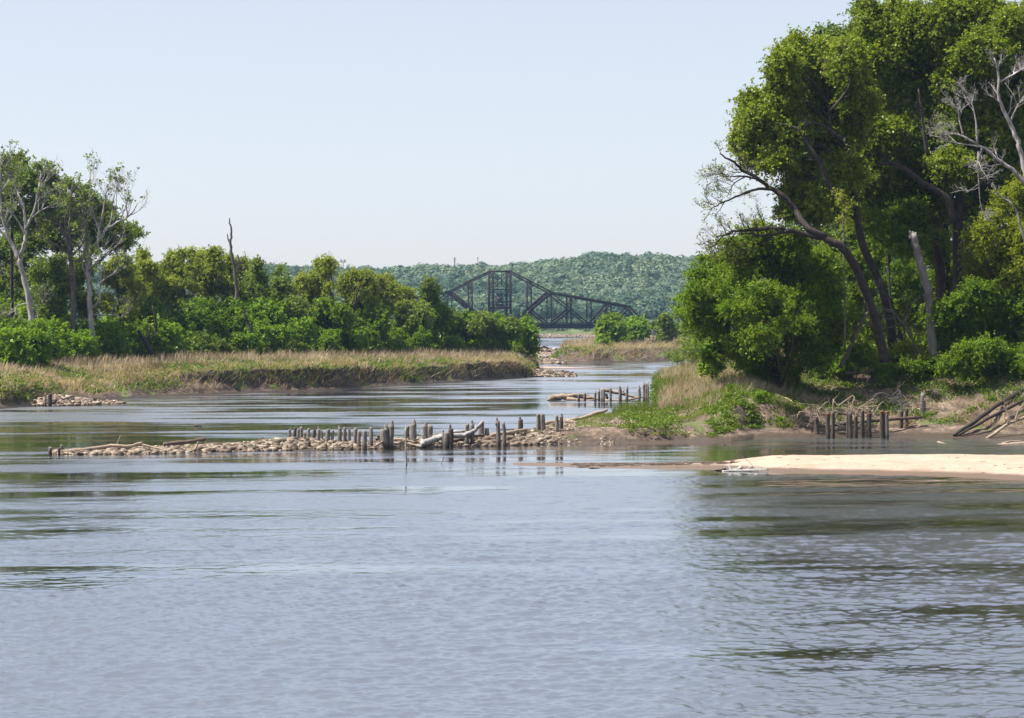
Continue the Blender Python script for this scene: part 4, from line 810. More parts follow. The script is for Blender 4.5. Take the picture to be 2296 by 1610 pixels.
bare_tree('white_dead_tree', 'tallest bare white tree with many upswept limbs and a mottled trunk', 'dead tree', lz(211, Y), [([(212, 800), (208, 760), (204, 719), (201, 667), (199, 640), (197, 610)], .38, .30), ([(197, 615), (202, 570), (212, 550), (223, 535), (221, 515), (213, 495), (204, 480)], .28, .06), ([(199, 607), (208, 596), (218, 585), (228, 573), (242, 565), (256, 555), (275, 535)], .17, .04, [0, -1, -2, -2, -2, -2, -2]), ([(223, 540), (240, 513), (262, 500), (282, 490), (300, 473), (308, 455)], .2, .03), ([(240, 513), (250, 490), (253, 450), (268, 405)], .14, .025), ([(222, 520), (232, 470), (237, 436), (250, 412)], .14, .025), ([(204, 480), (200, 450), (203, 415), (200, 390)], .12, .025),
   ([(207, 692), (218, 680), (223, 667), (224, 645), (226, 636), (240, 622), (251, 616), (265, 600), (274, 582), (290, 570)], .16, .03, [0, -1, -1, -1, -1, -2, -2, -2, -2, -2]), ([(197, 625), (186, 600), (182, 580)], .13, .05), ([(197, 612), (190, 570), (192, 540), (186, 510)], .16, .04), ([(252, 505), (260, 470), (262, 430)], .08, .02), ([(285, 488), (284, 455), (288, 430)], .07, .02), ([(210, 705), (235, 708), (258, 705), (272, 712), (285, 700)], .09, .03, [0, -1, -1, -1, -1]), ([(226, 636), (224, 610), (222, 590)], .08, .02)], Y, M['bark_white'], 6, 3.8, 2, minr=.017, leafmat=M['leaf_dark'], leafn=6, leafp=.05, leafsize=.22, up=.5)
Y = LY(525, 50)
bare_tree('burnt_snag', 'thin blackened snag with a pale tip rising high above the willows', 'dead tree', lz(530, Y), [([(532, 790), (532, 700), (530, 640), (524, 600), (519, 570), (517, 545), (519, 520), (516, 500), (515, 488)], .34, .06), ([(520, 555), (513, 540), (509, 524)], .14, .06), ([(531, 615), (536, 590), (533, 572)], .2, .08), ([(535, 600), (545, 578)], .14, .05)], Y, M['bark_grey'], 0)
Y = LY(330, 34)
bare_tree('leaning_snag', 'dark broken snag leaning left with a forked arm, at the dry grass edge', 'dead tree', lz(335, Y), [([(340, 795), (332, 775), (322, 757), (308, 741)], .36, .2), ([(328, 772), (334, 750), (337, 728)], .16, .1)], Y, M['bark'], 0)
bare_tree('leaning_snag', 'thin dark crooked snag standing behind the leaning forked one', 'dead tree', lz(352, Y + 6), [([(352, 790), (351, 750), (349, 720), (342, 685)], .24, .1)], Y + 4, M['bark'], 0)
bare_tree('leaning_snag', 'dark leaning pole deep in the thicket right of the burnt snag', 'dead tree', lz(565, LY(560, 40)), [([(572, 770), (563, 738), (552, 715), (545, 695)], .24, .12)], LY(560, 38), M['bark'], 0)
for lab, pts in (('dark stem leaning left under the thin high-tufted willow', [(765, 745), (752, 700), (742, 660), (737, 620), (730, 600)]), ('dark stem of the feathery round willow, curving right', [(778, 750), (790, 710), (797, 680), (800, 655), (812, 630)])):
    bare_tree('willow_tree', lab, 'tree', lz(pts[0][0], LY(780, 42)), [(pts, .22, .08)], LY(780, 42), M['bark'], 5, 2.4, 1)

# ---- island trees
def iz(dx, Y): return IB.at(dx, Y)
for lab, x, off, lo, m_, n in (('tallest leafy tree on the island under the right arm of the bridge', 1368, 26, [(1360, 722, 14, 14), (1375, 715, 10, 10), (1350, 738, 14, 14), (1372, 742, 17, 16), (1360, 760, 20, 14), (1388, 735, 8, 12)], 'leaf_bush', 1300),
        ('rounded leafy tree on the island beside the tallest one', 1418, 30, [(1412, 728, 13, 12), (1432, 726, 11, 12), (1405, 742, 14, 12), (1425, 744, 17, 14), (1442, 740, 8, 14), (1415, 758, 22, 10)], 'leaf_bush', 1300),
        ('dark leafy tree on the island in front of the bridge pier', 1490, 24, [(1490, 716, 11, 10), (1480, 730, 13, 11), (1500, 734, 12, 12), (1488, 746, 18, 11), (1508, 742, 8, 10), (1485, 760, 8, 10)], 'leaf_dark', 1100),
        ('small light shrub left of the tallest island tree', 1350, 18, [(1350, 764, 8, 8), (1356, 773, 9, 6), (1344, 774, 7, 6)], 'leaf_bush', 300),
        ('grey-green small tree at the bend beyond the bare brush', 1548, 40, [(1545, 735, 16, 16), (1560, 745, 16, 16), (1535, 752, 14, 14), (1555, 765, 18, 12)], 'leaf_dark', 700)):
    Y = WY(ip(x, IX, IWd)) + off; L_ = lob(lo, Y, .9); b = iz(x, Y); top = P(lo[0][0], lo[0][1], Y)
    leafy_tree('island_tree', lab, 'tree', b, [b - [0, 0, .3], (b + top) / 2 + rng.normal(size=3) * .3, top], .16, L_, m_, n, 11, .45, .38, nl=6, r0=.08)

# ------------------------------------------------------------------ grass and weeds
def blades(p, h, w, lean=.35, wind=(.25, 0)):
    n = len(p); a = rng.uniform(0, 6.283, n); s = np.stack([np.cos(a), np.sin(a) * .4, 0 * a], 1) * w[:, None] / 2
    tip = p + np.stack([rng.normal(size=n) * lean * h + wind[0] * h, rng.normal(size=n) * lean * h + wind[1] * h, h], 1)
    mid = (p + tip) / 2 + np.stack([0 * h, 0 * h, h * .12], 1)
    V = np.stack([p - s, p + s, mid + s * .8, mid - s * .8, tip + s * .15, tip - s * .15], 1)
    F0 = np.array([[0, 1, 2, 3], [3, 2, 4, 5]]); F = (F0[None] + np.arange(n)[:, None, None] * 6).reshape(-1, 4)
    cl = np.clip(.5 + .8 * (vn(p[:, 0] / 2.2, p[:, 1] / 2.2, 17) - .5) + rng.normal(size=n) * .16, 0, 1)
    return V.reshape(-1, 3), F, np.repeat(cl, 6)
def grass(name, label, p, hmin, hmax, wmin, wmax, mat, lean=.3, wind=(.2, 0)):
    p = p[p[:, 2] > .12]
    k = .55 + .9 * vn(p[:, 0] / 1.8, p[:, 1] / 1.8, 23); h = rng.uniform(hmin, hmax, len(p)) * k
    mb = MB(); mb.add(*blades(p - np.array([0, 0, .05]), h, rng.uniform(wmin, wmax, len(p)), lean, wind)); return tag(mb.build(name, M[mat]), label, 'grass', None, 'stuff')
def weeds(name, label, p, per, sig, size, mat, dz=.18, flat=.5):
    p = p[p[:, 2] > .15] + np.array([0, 0, dz]); mb = MB(); mb.add(*leafquads(p, per, sig, size, up=.9, flat=flat)); return tag(mb.build(name, M[mat]), label, 'weeds', None, 'stuff')
def patchy(s, seed, thr, sy=None):
    return lambda p: vn(p[:, 0] / s, p[:, 1] / (sy or s), seed) + .12 * rng.normal(size=len(p)) > thr
grass('dry_grass', 'pale dry grass along the top of the far bank', LB.sample(80000, 4.5, 7.05, -400, 1196, patchy(9, 5, .22)), .45, 1.15, .05, .12, 'grass_dry', .28)
grass('dry_grass', 'matted dry grass hanging over the face of the far bank', LB.sample(52000, 3.0, 5.3, -400, 1196, lambda p: patchy(6, 6, .44)(p) & ((p[:, 2] > 3.0) | (CX + p[:, 0] * FOC / p[:, 1] < 430) | (CX + p[:, 0] * FOC / p[:, 1] > 880) | (rng.random(len(p)) < .12))), .25, .65, .05, .11, 'grass_dry', .7, (.3, -.35))
weeds('weeds', 'green weeds in patches over the slope of the far bank', np.vstack([LB.sample(7500, 2.4, 5.2, -400, 1196, patchy(6, 8, .60)), LB.sample(2400, 3.8, 4.6, 380, 1190, patchy(6, 44, .56))]), 11, .36, .19, 'weed')
grass('green_grass', 'fresh green grass mixed into the slope of the far bank', LB.sample(11000, 3.0, 5.0, -400, 1196, patchy(8, 12, .54)), .3, .75, .05, .11, 'grass_green', .35)
weeds('ground_cover', 'low green growth under the thicket on the far bank', LB.sample(4200, 6.5, 7.6, -400, 1196), 9, .5, .3, 'weed', .3)
# mound, shelf and bluff
grass('dry_grass', 'tall straw grass on top of the grassy mound', RB.sample(42000, 5.0, 8.2, 1477, 1800, patchy(3.5, 5, .34)), .5, 1.05, .025, .06, 'grass_dry', .3)
grass('green_grass', 'tall green grass on the mound and along its edge', RB.sample(34000, 5.0, 8.6, 1469, 1800, patchy(3.0, 9, .50)), .4, .9, .025, .06, 'grass_green', .32)
grass('green_grass', 'short bright grass on the low shelf in front of the mound', RB.sample(22000, 3.9, 6.2, 1290, 1640, patchy(2.2, 13, .50)), .1, .3, .02, .05, 'grass_green', .45)
grass('reed_grass', 'thin upright reeds at the water edge behind the low shelf', RB.sample(2600, 5.2, 6.8, 1372, 1474, patchy(2, 33, .4)), .35, 1.0, .012, .03, 'grass_green', .14)
weeds('weeds', 'leafy green weeds on the shelf and cut face of the near bank', np.vstack([RB.sample(3200, 2.4, 6.2, 1400, 1790, patchy(2.4, 15, .56)), RB.sample(500, 2.6, 3.9, 1600, 1700, patchy(1.2, 46, .5)), RB.sample(900, 3.9, 4.9, 1590, 1790, patchy(1.6, 45, .45))]), 12, .2, .12, 'weed')
weeds('weeds', 'green weeds hanging over the ragged end of the mound', RB.sample(420, 5.6, 8.2, 1468, 1486), 10, .26, .14, 'weed', .1)
weeds('weeds', 'scattered green weeds on the eroded slope of the bluff', RB.sample(4200, 3.0, 7.0, 1740, 2500, patchy(2.2, 16, .60)), 11, .22, .125, 'weed')
grass('dry_grass', 'trampled dry stalks on the eroded slope of the bluff', RB.sample(26000, 2.8, 7.2, 1740, 2500, patchy(2.4, 18, .46)), .15, .55, .02, .05, 'grass_dry', .9, (.1, -.2))
grass('green_grass', 'shaded green grass along the lip of the bluff', RB.sample(24000, 7.05, 8.4, 1700, 2600, patchy(2.6, 19, .42)), .3, .7, .025, .06, 'grass_green', .35)
weeds('ground_cover', 'undergrowth on the floor of the bluff wood', RB.sample(9000, 7.6, 9.3, 1640, 2600), 9, .5, .22, 'leaf_under', .35, .8)
weeds('weeds', 'tufts of green weed on the crest of the rock groin', GB.sample(130, 2.6, 4.2, 430, 1250, patchy(3, 22, .55)), 12, .16, .12, 'weed', .1)
# island
grass('dry_grass', 'pale dry grass on top of the island', IB.sample(20000, 4.9, 7.2, 1255, 1700), .7, 1.5, .07, .16, 'grass_dry', .28)
grass('dead_stalks', 'bleached dead stalks hanging down the face of the island bank', IB.sample(4200, 1.9, 4.8, 1262, 1700), .5, 1.5, .05, .11, 'grass_dry', 1.1, (.4, -.5))
weeds('weeds', 'green weeds on the slope of the island bank', IB.sample(1600, 2.2, 5.2, 1240, 1700, patchy(9, 25, .5)), 9, .45, .32, 'weed')

# shrubs along the lip and slope of the bluff
BL = 'small green shrub rooted in the eroded slope or lip of the bluff'
for i in range(34):
    xx = rng.uniform(1650, 2420); Y = rng.uniform(206, 214) if i < 22 else rng.uniform(196, 206)
    o = bush(int(rng.integers(0, 4)), gz(xx, Y) - [0, 0, .1], rng.uniform(.22, .5) if i < 22 else rng.uniform(.12, .26), BL); o['group'] = 'small shrubs of the bluff'
for i in range(9):
    xx = rng.uniform(1540, 1760); Y = rng.uniform(188, 204)
    if gz(xx, Y)[2] < .5: continue
    o = bush(int(rng.integers(0, 3)), gz(xx, Y) - [0, 0, .1], rng.uniform(.14, .28), 'low leafy plant on the cut face or shelf of the grassy mound'); o['group'] = 'leafy plants on the mound'

grass('dead_stalks', 'bleached roots and stalks hanging down the cut face of the far bank', LB.sample(3800, 2.2, 4.3, -300, 1190), .3, 1.0, .04, .08, 'grass_dry', 1.1, (.3, -.6))

# ------------------------------------------------------------------ swing bridge
BA = math.radians(19); BC = np.array([-5.3, 1050.0, 0.0])
ex = np.array([math.cos(BA), math.sin(BA), 0]); et = np.array([-math.sin(BA), math.cos(BA), 0])
def B(s_, t_, z): return BC + ex * s_ + et * t_ + np.array([0, 0, z])
bridge = thing('swing_bridge', 'rusty dark steel truss swing bridge with a tall central tower spanning the river', 'bridge', BC)
def bpart(name, members, mat='steel', label=None):
    mb = MB()
    for m_ in members: mb.box(B(*m_[0]), B(*m_[1]), m_[2], m_[3] if len(m_) > 3 else m_[2])
    o = mb.build(name, M[mat], bridge)
    if label: o['label'] = label
    return o
HT = 2.75
def ztop(s_):
    a = abs(s_); return float(np.interp(a, [4.05, 22.8, 60], [30.4, 21.2, 14.9]))
mb_members = []
bpart('deck', [((-67.5, t_, 6.55), (67.5, t_, 6.55), .5, 2.3) for t_ in (-HT, HT)] + [((-67.5, 0, 6.9), (67.5, 0, 6.9), 4.6, .5)] + [((s_, -HT, 6.0), (s_, HT, 6.0), .5, .9) for s_ in np.arange(-64, 65, 4.0)], 'deck')
bpart('rail_track', [((-67.5, t_, 7.95), (67.5, t_, 7.95), .3, .3) for t_ in (-.8, .8)], 'steel')
bpart('handrail', [((-66, t_, z), (66, t_, z), .09) for t_ in (-HT - 1.3, HT + 1.3) for z in (8.5, 9.0)] + [((s_, t_, 7.4), (s_, t_, 9.0), .1) for t_ in (-HT - 1.3, HT + 1.3) for s_ in np.arange(-66, 67, 2.4)] + [((-66, t_, 7.45), (66, t_, 7.45), 1.4, .12) for t_ in (-HT - .7, HT + .7)], 'deck')
for t_ in (-HT, HT):
    for sg in (-1, 1):
        bpart('tower_post', [((sg * 4.05, t_, 5.6), (sg * 4.05, t_, 30.4), .95)])
        bpart('eyebar_chord', [((sg * 4.05, t_, 30.3), (sg * 22.8, t_, 21.3), .42, .55)])
        bpart('top_chord', [((sg * 22.3, t_, 21.2), (sg * 60, t_, 14.9), .8, .95)])
        bpart('end_post', [((sg * 59.8, t_, 15.0), (sg * 67, t_, 7.0), .75, .9)])
        bpart('main_diagonal', [((sg * 22.8, t_, 21.2), (sg * 5.0, t_, 6.6), .85, 1.15)])
        bpart('tall_post', [((sg * 13.5, t_ - .28, 6.6), (sg * 13.5, t_ - .28, 25.7), .42), ((sg * 13.5, t_ + .28, 6.6), (sg * 13.5, t_ + .28, 25.7), .42)])
        bpart('hanger', [((sg * 22.8, t_, 6.6), (sg * 22.8, t_, 21.0), .42)])
        for s_, w_ in ((32, .75), (41.4, .45), (50.7, .75), (60, .5)): bpart('vertical_post', [((sg * s_, t_, 6.6), (sg * s_, t_, ztop(s_)), w_)])
        for a, b, w_ in (((22.8, 21.0), (41.4, 6.6), .5), ((22.8, 6.6), (32.1, 13.9), .7), ((13.5, 13.7), (22.8, 6.6), .6), ((41.4, 6.6), (50.7, 16.4), .75), ((60, 14.8), (50.7, 6.6), .6)):
            bpart('diagonal', [((sg * a[0], t_, a[1]), (sg * b[0], t_, b[1]), w_)])
    bpart('tower_beam', [((-4.05, t_, z), (4.05, t_, z), .7, h_) for z, h_ in ((30.2, .55), (22.4, .4), (14.3, 1.0), (7.9, .6))])
    bpart('tower_bracing', [((-4.05, t_, a), (4.05, t_, b), .24) for z0_, z1_ in ((14.6, 22.3), (22.5, 30.0), (7.2, 14.0)) for a, b in ((z0_, z1_), (z1_, z0_))] + [((0, t_, 22.4), (0, t_, 30.2), .22)])
def xb(s_, z0_, z1_, n_, w_=.2):
    out = []; zz = np.linspace(z0_, z1_, n_ + 1)
    for a, b in zip(zz[:-1], zz[1:]): out += [((s_, -HT, a), (s_, HT, b), w_), ((s_, HT, a), (s_, -HT, b), w_)]
    return out + [((s_, -HT, z1_), (s_, HT, z1_), .35)]
for sg in (-1, 1):
    bpart('sway_bracing', xb(sg * 4.05, 14.5, 30.2, 4)); bpart('sway_bracing', xb(sg * 13.5, 14.5, 25.6, 3))
    for s_, d_ in ((22.8, 2.5), (32, 5), (41.4, 4.2), (50.7, 2.2), (60, 2)): bpart('sway_bracing', xb(sg * s_, ztop(s_) - d_, ztop(s_) - .2, 1))
    bpart('diagonal_lacing', xb(sg * 18.2, 15.6, 17.6, 1, .3) + xb(sg * 20.6, 18.2, 19.6, 1, .3) + xb(sg * 9, 9.6, 11.4, 1, .3))
    mem = []
    ss = [22.8, 32, 41.4, 50.7, 60]
    for a, b in zip(ss[:-1], ss[1:]): mem += [((sg * a, -HT, ztop(a)), (sg * b, HT, ztop(b)), .2), ((sg * a, HT, ztop(a)), (sg * b, -HT, ztop(b)), .2)]
    bpart('top_lateral_bracing', mem)
bpart('tower_cap', [((sg * 4.05, -HT, 30.3), (sg * 4.05, HT, 30.3), .6) for sg in (-1, 1)])
cab = bpart('operator_cabin', [((0, 0, 17.3), (0, 0, 19.7), 2.5, 2.5)], 'cabin')
def sub(name, members, mat, par):
    mb = MB()
    for m_ in members: mb.box(B(*m_[0]), B(*m_[1]), m_[2], m_[3])
    V = [v - np.array(bridge['_base']) for v in mb.V]; mb.V = V
    o = mb.build(name, M[mat]); o.parent = par; return o
sub('roof', [((0, 0, 19.72), (0, 0, 20.05), 3.0, 3.0), ((0, 0, 20.06), (0, 0, 20.6), 1.2, 1.2)], 'deck', cab)
sub('window', [((0, -1.29, 18.2), (0, -1.29, 19.2), .03, 1.6)], 'deck', cab)
bpart('platform', [((-2.6, 0, 17.1), (2.6, 0, 17.1), 4.6, .3), ((-2.0, 0, 16.8), (2.0, 0, 16.8), .4, .5)] + [((s_, t_, 14.8), (s_, t_, 17.1), .25) for s_ in (-2, 2) for t_ in (-1.8, 1.8)] + [((-2, -1.8, 14.9), (2, -1.8, 17), .15), ((2, -1.8, 14.9), (-2, -1.8, 17), .15)], 'deck')
bpart('machinery_deck', [((-3.4, 0, 14.95), (3.4, 0, 14.95), 4.4, .25), ((-1.6, 0, 15.6), (1.6, 0, 15.6), 1.6, 1.0)] + [((-3.4, t_, 16.0), (3.4, t_, 16.0), .1, .1) for t_ in (-2.1, 2.1)], 'cabin')
bpart('signal_mast', [((0, 0, 20.6), (0, 0, 27), .18)], 'mast')
bpart('navigation_mast', [((-4.6, 0, 30.4), (-4.6, 0, 32.2), .22)], 'mast')
for sg, nm in ((-1, 'bridge_pier'), (1, 'bridge_pier')):
    r = thing(nm, ('stone rest pier under the far end of the swing bridge, hidden by the far-bank trees' if sg < 0 else 'dark stone pier carrying the end of the swing bridge, beside the dark island tree'), 'pier', B(sg * 70, 0, 0))
    mb = MB(); mb.box(B(sg * 70, 0, -2), B(sg * 70, 0, 6.6), 6.4, 9.0, up=et); mb.build('shaft', M['pier'], r)
    mb = MB(); mb.box(B(sg * 70, 0, 6.62), B(sg * 70, 0, 7.5), 7.2, 9.8, up=et); mb.build('cap', M['pier'], r)
    mb = MB(); mb.box(B(sg * 71, -2, 7.52), B(sg * 71, -2, 8.9), 2.4, 1.8, up=et); mb.build('parapet', M['pier'], r)
r = thing('bridge_pier', 'round stone pivot pier beneath the central tower of the swing bridge', 'pier', B(0, 0, 0))
mb = MB(); mb.tube([B(0, 0, -2), B(0, 0, 1), B(0, 0, 4.4)], [5.4, 5.2, 4.9], 20); mb.build('shaft', M['pier'], r)
mb = MB(); mb.tube([B(0, 0, 4.42), B(0, 0, 5.3)], [4.2, 4.2], 20); mb.build('turntable', M['deck'], r)

# masts on the ridge
def pole(name, label, dx, dtop, Y, w_, arms):
    p = np.array([XY(dx, Y), Y, float(hillz(dx, Y))]); top = P(dx, dtop, Y); r = thing(name, label, 'pole', p)
    mb = MB(); mb.tube([p, top], [w_, w_ * .7], 6); mb.build('shaft', M['pole'], r)
    for z_, l_ in arms:
        mb = MB(); c = top + np.array([0, 0, -z_]); mb.box(c - [l_, 0, 0], c + [l_, 0, 0], .35, .35); mb.build('crossarm', M['pole'], r)
pole('utility_pole', 'tall dark utility pole standing on the ridge left of the bridge tower', 1019, 577, 1960, .55, ((1.2, 1.2), (3.0, 1.2)))
pole('utility_pole', 'short thin utility pole on the ridge just above the bridge tower', 1071, 577, 1960, .3, ((.8, .9),))
p = np.array([XY(769, 1960), 1960, float(hillz(769, 1960))]); r = thing('cell_tower', 'pale cell tower with an antenna platform on the ridge above the willows', 'tower', p); top = P(769, 586, 1960)
mb = MB(); mb.tube([p, top], [.45, .35], 8); mb.build('shaft', M['mast'], r)
for k in range(6):
    a = k * math.pi / 3; mb = MB(); c = top + np.array([math.cos(a) * 2.2, math.sin(a) * 2.2, -1.0]); mb.box(c, c + [0, 0, 2.6], .6, .4); mb.build('antenna', M['mast'], r)
mb = MB()
for k in range(3):
    a = k * math.pi / 3; d = np.array([math.cos(a), math.sin(a), 0]) * 2.3; c = top + np.array([0, 0, .2]); mb.box(c - d, c + d, .3, .3)
mb.build('platform', M['mast'], r)

# ------------------------------------------------------------------ pilings
def pile(label, group, x, ytop, ybot, Y=None, wpx=12, lean=0, spike=0, mat='pile', cat='piling'):
    """old timber pile: tapered, irregular, with a rotted uneven top"""
    if Y is None: Y = WY(ybot)
    b = P(x, ybot, Y); tp = P(x + lean, ytop, Y); r0 = wpx * Y / FOC / 2; H_ = tp[2] - b[2]
    root_z = np.array([0, 0, .5]); k = 11; n = 7; f = np.linspace(0, 1, n)
    sq = rng.uniform(.9, 1.1, k); dent = rng.integers(0, k)
    V = []; a = np.arange(k) * 2 * math.pi / k
    for i, t in enumerate(f):
        c = b - root_z * (1 - min(t * 3, 1)) + (tp - b) * t + np.array([rng.normal(), rng.normal(), 0]) * r0 * .06
        r = r0 * (1.06 - .16 * t) * sq * (1 + rng.normal(size=k) * .05)
        if i >= n - 2: r = r * (1 - .12 * (i - n + 3) * rng.random(k))
        z = np.zeros(k)
        if i == n - 1: z = -rng.random(k) * H_ * .07 - np.abs(np.sin(a / 2 + rng.uniform(0, 6))) * H_ * .05
        V.append(np.stack([c[0] + r * np.cos(a), c[1] + r * np.sin(a), c[2] + z], 1))
    top = V[-1]; cen = top.mean(0) - np.array([0, 0, r0 * .7]); V.append(cen + (top - cen) * .55 - np.array([0, 0, r0 * .3])); V.append(cen + (top - cen) * .04 - np.array([0, 0, r0 * .5]))
    V = np.concatenate(V); m_ = n + 2
    i = np.arange(m_ - 1)[:, None] * k; j = np.arange(k)[None]; j2 = (j + 1) % k
    F = np.stack([i + j, i + j2, i + k + j2, i + k + j], -1).reshape(-1, 4)
    mb = MB(); mb.add(V, F)
    if spike:   # one side rotted away, a splinter stands up
        s0 = tp + np.array([rng.choice([-.3, .3]) * r0, 0, -H_ * .25]); mb.tube(curve([s0, s0 + [r0 * .05, 0, H_ * .2], s0 + [0, 0, H_ * (.25 + spike * .8)]], 5), np.linspace(r0 * .72, r0 * .3, 5), 6, True, .2)
    o = mb.build('piling', M[mat])
    bb = Vector([float(c) for c in b]); o.data.transform(__import__('mathutils').Matrix.Translation(-bb)); o.location = bb
    return tag(o, label, cat, group)
ORD = ['first', 'second', 'third', 'fourth', 'fifth', 'sixth', 'seventh', 'eighth', 'ninth', 'tenth', 'eleventh', 'twelfth', 'thirteenth', 'fourteenth', 'fifteenth', 'sixteenth', 'seventeenth', 'eighteenth', 'nineteenth', 'twentieth']
def desc(h, sp, mat): return ('tall' if h > 44 else 'short' if h < 26 else 'mid-height') + (' spiked' if sp else '') + (' dark' if mat == 'pile_dark' else ' grey')
g1 = 'pilings at the outer tip of the rock groin'
pile('leaning grey stub standing alone in the water off the groin tip', g1, 112, 1001, 1021, None, 8, 1)
pile('taller pale stub at the end of the long driftwood log', g1, 138, 996, 1018, 166.5, 7)
pile('low dark stub leaning on the taller stub at the groin tip', g1, 132, 1003, 1020, None, 6, 0, 0, 'pile_dark')
cl = [(649, 963, 979, 7), (661, 955, 978, 7), (669, 961, 984, 7), (677, 955, 973, 8), (684, 968, 991, 7), (692, 958, 978, 9), (703, 961, 985, 8), (714, 958, 991, 9), (722, 963, 980, 8), (734, 959, 989, 10), (744, 961, 989, 8), (761, 955, 980, 10), (773, 956, 981, 9), (783, 960, 982, 7), (796, 958, 985, 10), (805, 966, 993, 8), (817, 964, 999, 12), (832, 954, 988, 9)]
for i, (x, a, b, w_) in enumerate(cl):
    yy = WY(1009.5) + np.interp(b, [973, 999], [6.0, .8]); sp = .12 if i in (3, 7, 11) else 0; mt = 'pile_dark' if i in (1, 6) else 'pile'
    pile(f'{desc(b - a, sp, mt)} piling, {ORD[i]} from the open-water end of the crowded cluster on the groin', 'pilings crowded on the groin crest', x, a + rng.uniform(-2, 3), b + 3, yy, w_ * rng.uniform(.8, 1.1), rng.uniform(-2.2, 2.2), sp, mt)
pile('squat dark post at the waterline in front of the crowded cluster', 'pilings crowded on the groin crest', 693, 987, 1006, WY(1008.5), 8, 0, 0, 'pile_dark')
row = [(862, 958, 1005, 24, 0, 1), (875, 949, 1005, 16, 2, 1), (912, 953, 996, 14, 0, 0), (926, 946, 997, 17, 0, 1), (953, 951, 990, 14, 0, 1), (964, 950, 987, 15, 0, 0), (994, 968, 1002, 11, 0, 1), (1000, 966, 1003, 15, 0, 0), (1011, 957, 1003, 14, 0, 1), (1046, 947, 993, 12, 1, 0), (1059, 947, 992, 12, 0, 1), (1079, 946, 976, 16, 0, 0), (1091, 958, 975, 12, 0, 0), (1118, 940, 993, 11, -3, 1), (1132, 943, 995, 10, -4, 0), (1167, 938, 968, 13, 0, 1), (1206, 926, 962, 9, 0, 0), (1217, 925, 962, 15, -2, 0), (1248, 928, 968, 9, 0, 0), (1258, 931, 964, 10, 0, 1)]
for i, (x, a, b, w_, ln, sp) in enumerate(row):
    j = len(row) - 1 - i; Y = WY(b) if b > 1000 else WY(1004) + np.interp(b, [962, 998], [9.5, 1.2])
    nm = {0: 'thick split grey piling, farther out of the big pair standing in the water', 1: 'spiked dark-topped piling, nearer the bank of the big pair standing in the water', 2: 'grey piling just behind the tall pale stake', 3: 'tall thick piling with a rotted hollow top beside the tall pale stake', 15: 'blackened split piling standing alone beyond the two slim leaning ones',
          13: 'slim leaning piling, farther out of the close pair at the stony tip', 14: 'slim leaning piling, nearer the bank of the close pair at the stony tip', 16: 'thin grey piling beside the wide orange-split one at the bank', 17: 'wide grey piling with an orange split side at the bank', 18: 'thin square-topped piling in front of the pale leaning log', 19: 'dark notched piling in front of the pale leaning log'}.get(i)
    mt = 'pile_dark' if i in (8, 15, 19) else 'pile'
    pile(nm or f'{desc(b - a, 0, mt)} piling, {ORD[j]} out from the bank in the long groin row', 'pilings of the long groin row', x, a, b + 2, Y, w_ * .86, ln, .14 if sp else 0, mt)
for x, a, b, w_, lab in ((1332, 923, 947, 7, 'thin post behind the raised end of the pale leaning log'), (1342, 924, 949, 12, 'wide dark post under the raised end of the pale leaning log'), (1303, 934, 953, 6, 'short thin dark post at the middle of the pale leaning log'), (1374, 926, 951, 9, 'dark split post at the edge of the green reeds'), (1310, 940, 953, 8, 'stubby pale post beside the upturned root on the bank')):
    pile(lab, 'posts along the pale leaning log', x, a, b + 2, 197 if x < 1340 or x == 1342 else 200, w_, 0, .12 if x in (1374, 1342) else 0, 'pile_dark' if x != 1310 else 'pile')
g3 = 'pilings of the row off the grassy mound'
r3 = [(1297, 883, 893, 5, 0), (1311, 880, 894, 6, 0), (1334, 879, 899, 6, 1), (1342.5, 876, 899, 6, 1), (1349, 872, 899, 5, 0), (1353, 870, 900, 6.5, 0), (1369, 868, 900, 5.5, 0), (1390.5, 868, 899, 7.5, 1), (1405, 868, 899, 6, 1), (1433, 867, 898, 6, 1), (1443, 857, 898, 6, 0), (1449, 856, 900, 7, 0), (1453, 861, 899, 4, 1), (1464, 859, 900, 7, 0)]
for i, (x, a, b, w_, sp) in enumerate(r3):
    j = len(r3) - 1 - i
    pile(f'{"tall" if b - a > 38 else "short" if b - a < 22 else "mid-height"} {"spike-topped" if sp else "blunt"} piling, {ORD[j]} out from the mound in the far row', g3, x, a, b + 1, WY(900) + rng.uniform(-1.5, 1.5), w_, rng.uniform(-.6, .6), .12 if sp else 0)
pile('short broken dark stub slanting between the pilings of the far row', g3, 1361, 882, 892, WY(898), 6, -3, 0, 'pile_dark')
g4 = 'dark pilings at the foot of the bluff'
r4 = [(1831, 918, 979, 9, 0), (1855, 917, 984, 10, 0), (1867, 918, 983, 8, 0), (1900, 917, 982, 7, 0), (1907, 919, 983, 10, 0), (1918, 928, 982, 9, 0), (1933, 914, 981, 9, 0), (1948, 913, 981, 11, 0), (1976.5, 915, 983, 11, 0), (1988, 919, 983, 10.5, 0), (2019, 914, 976, 10, 0), (2031, 912, 974, 9, 0)]
for i, (x, a, b, w_, sp) in enumerate(r4):
    nm = {8: 'thick dark piling with a rusty band, farther out of the clean pair under the bluff', 9: 'pale-sided round piling standing beside the rust-banded one under the bluff', 0: 'squat dark piling under the bluff, hard against the green cut bank', 10: 'dark piling with rusty chain at the muddy end of the bluff cribwork'}.get(i)
    o = pile(nm or f'dark wet piling, {ORD[i]} from the green cut bank in the bluff cribwork', g4, x, a, b + 1, WY(b) if b > 978 else 190 + (980 - b) * .5, w_, rng.uniform(-2.2, 2.2), 0, 'pile' if i == 9 else 'pile_dark')
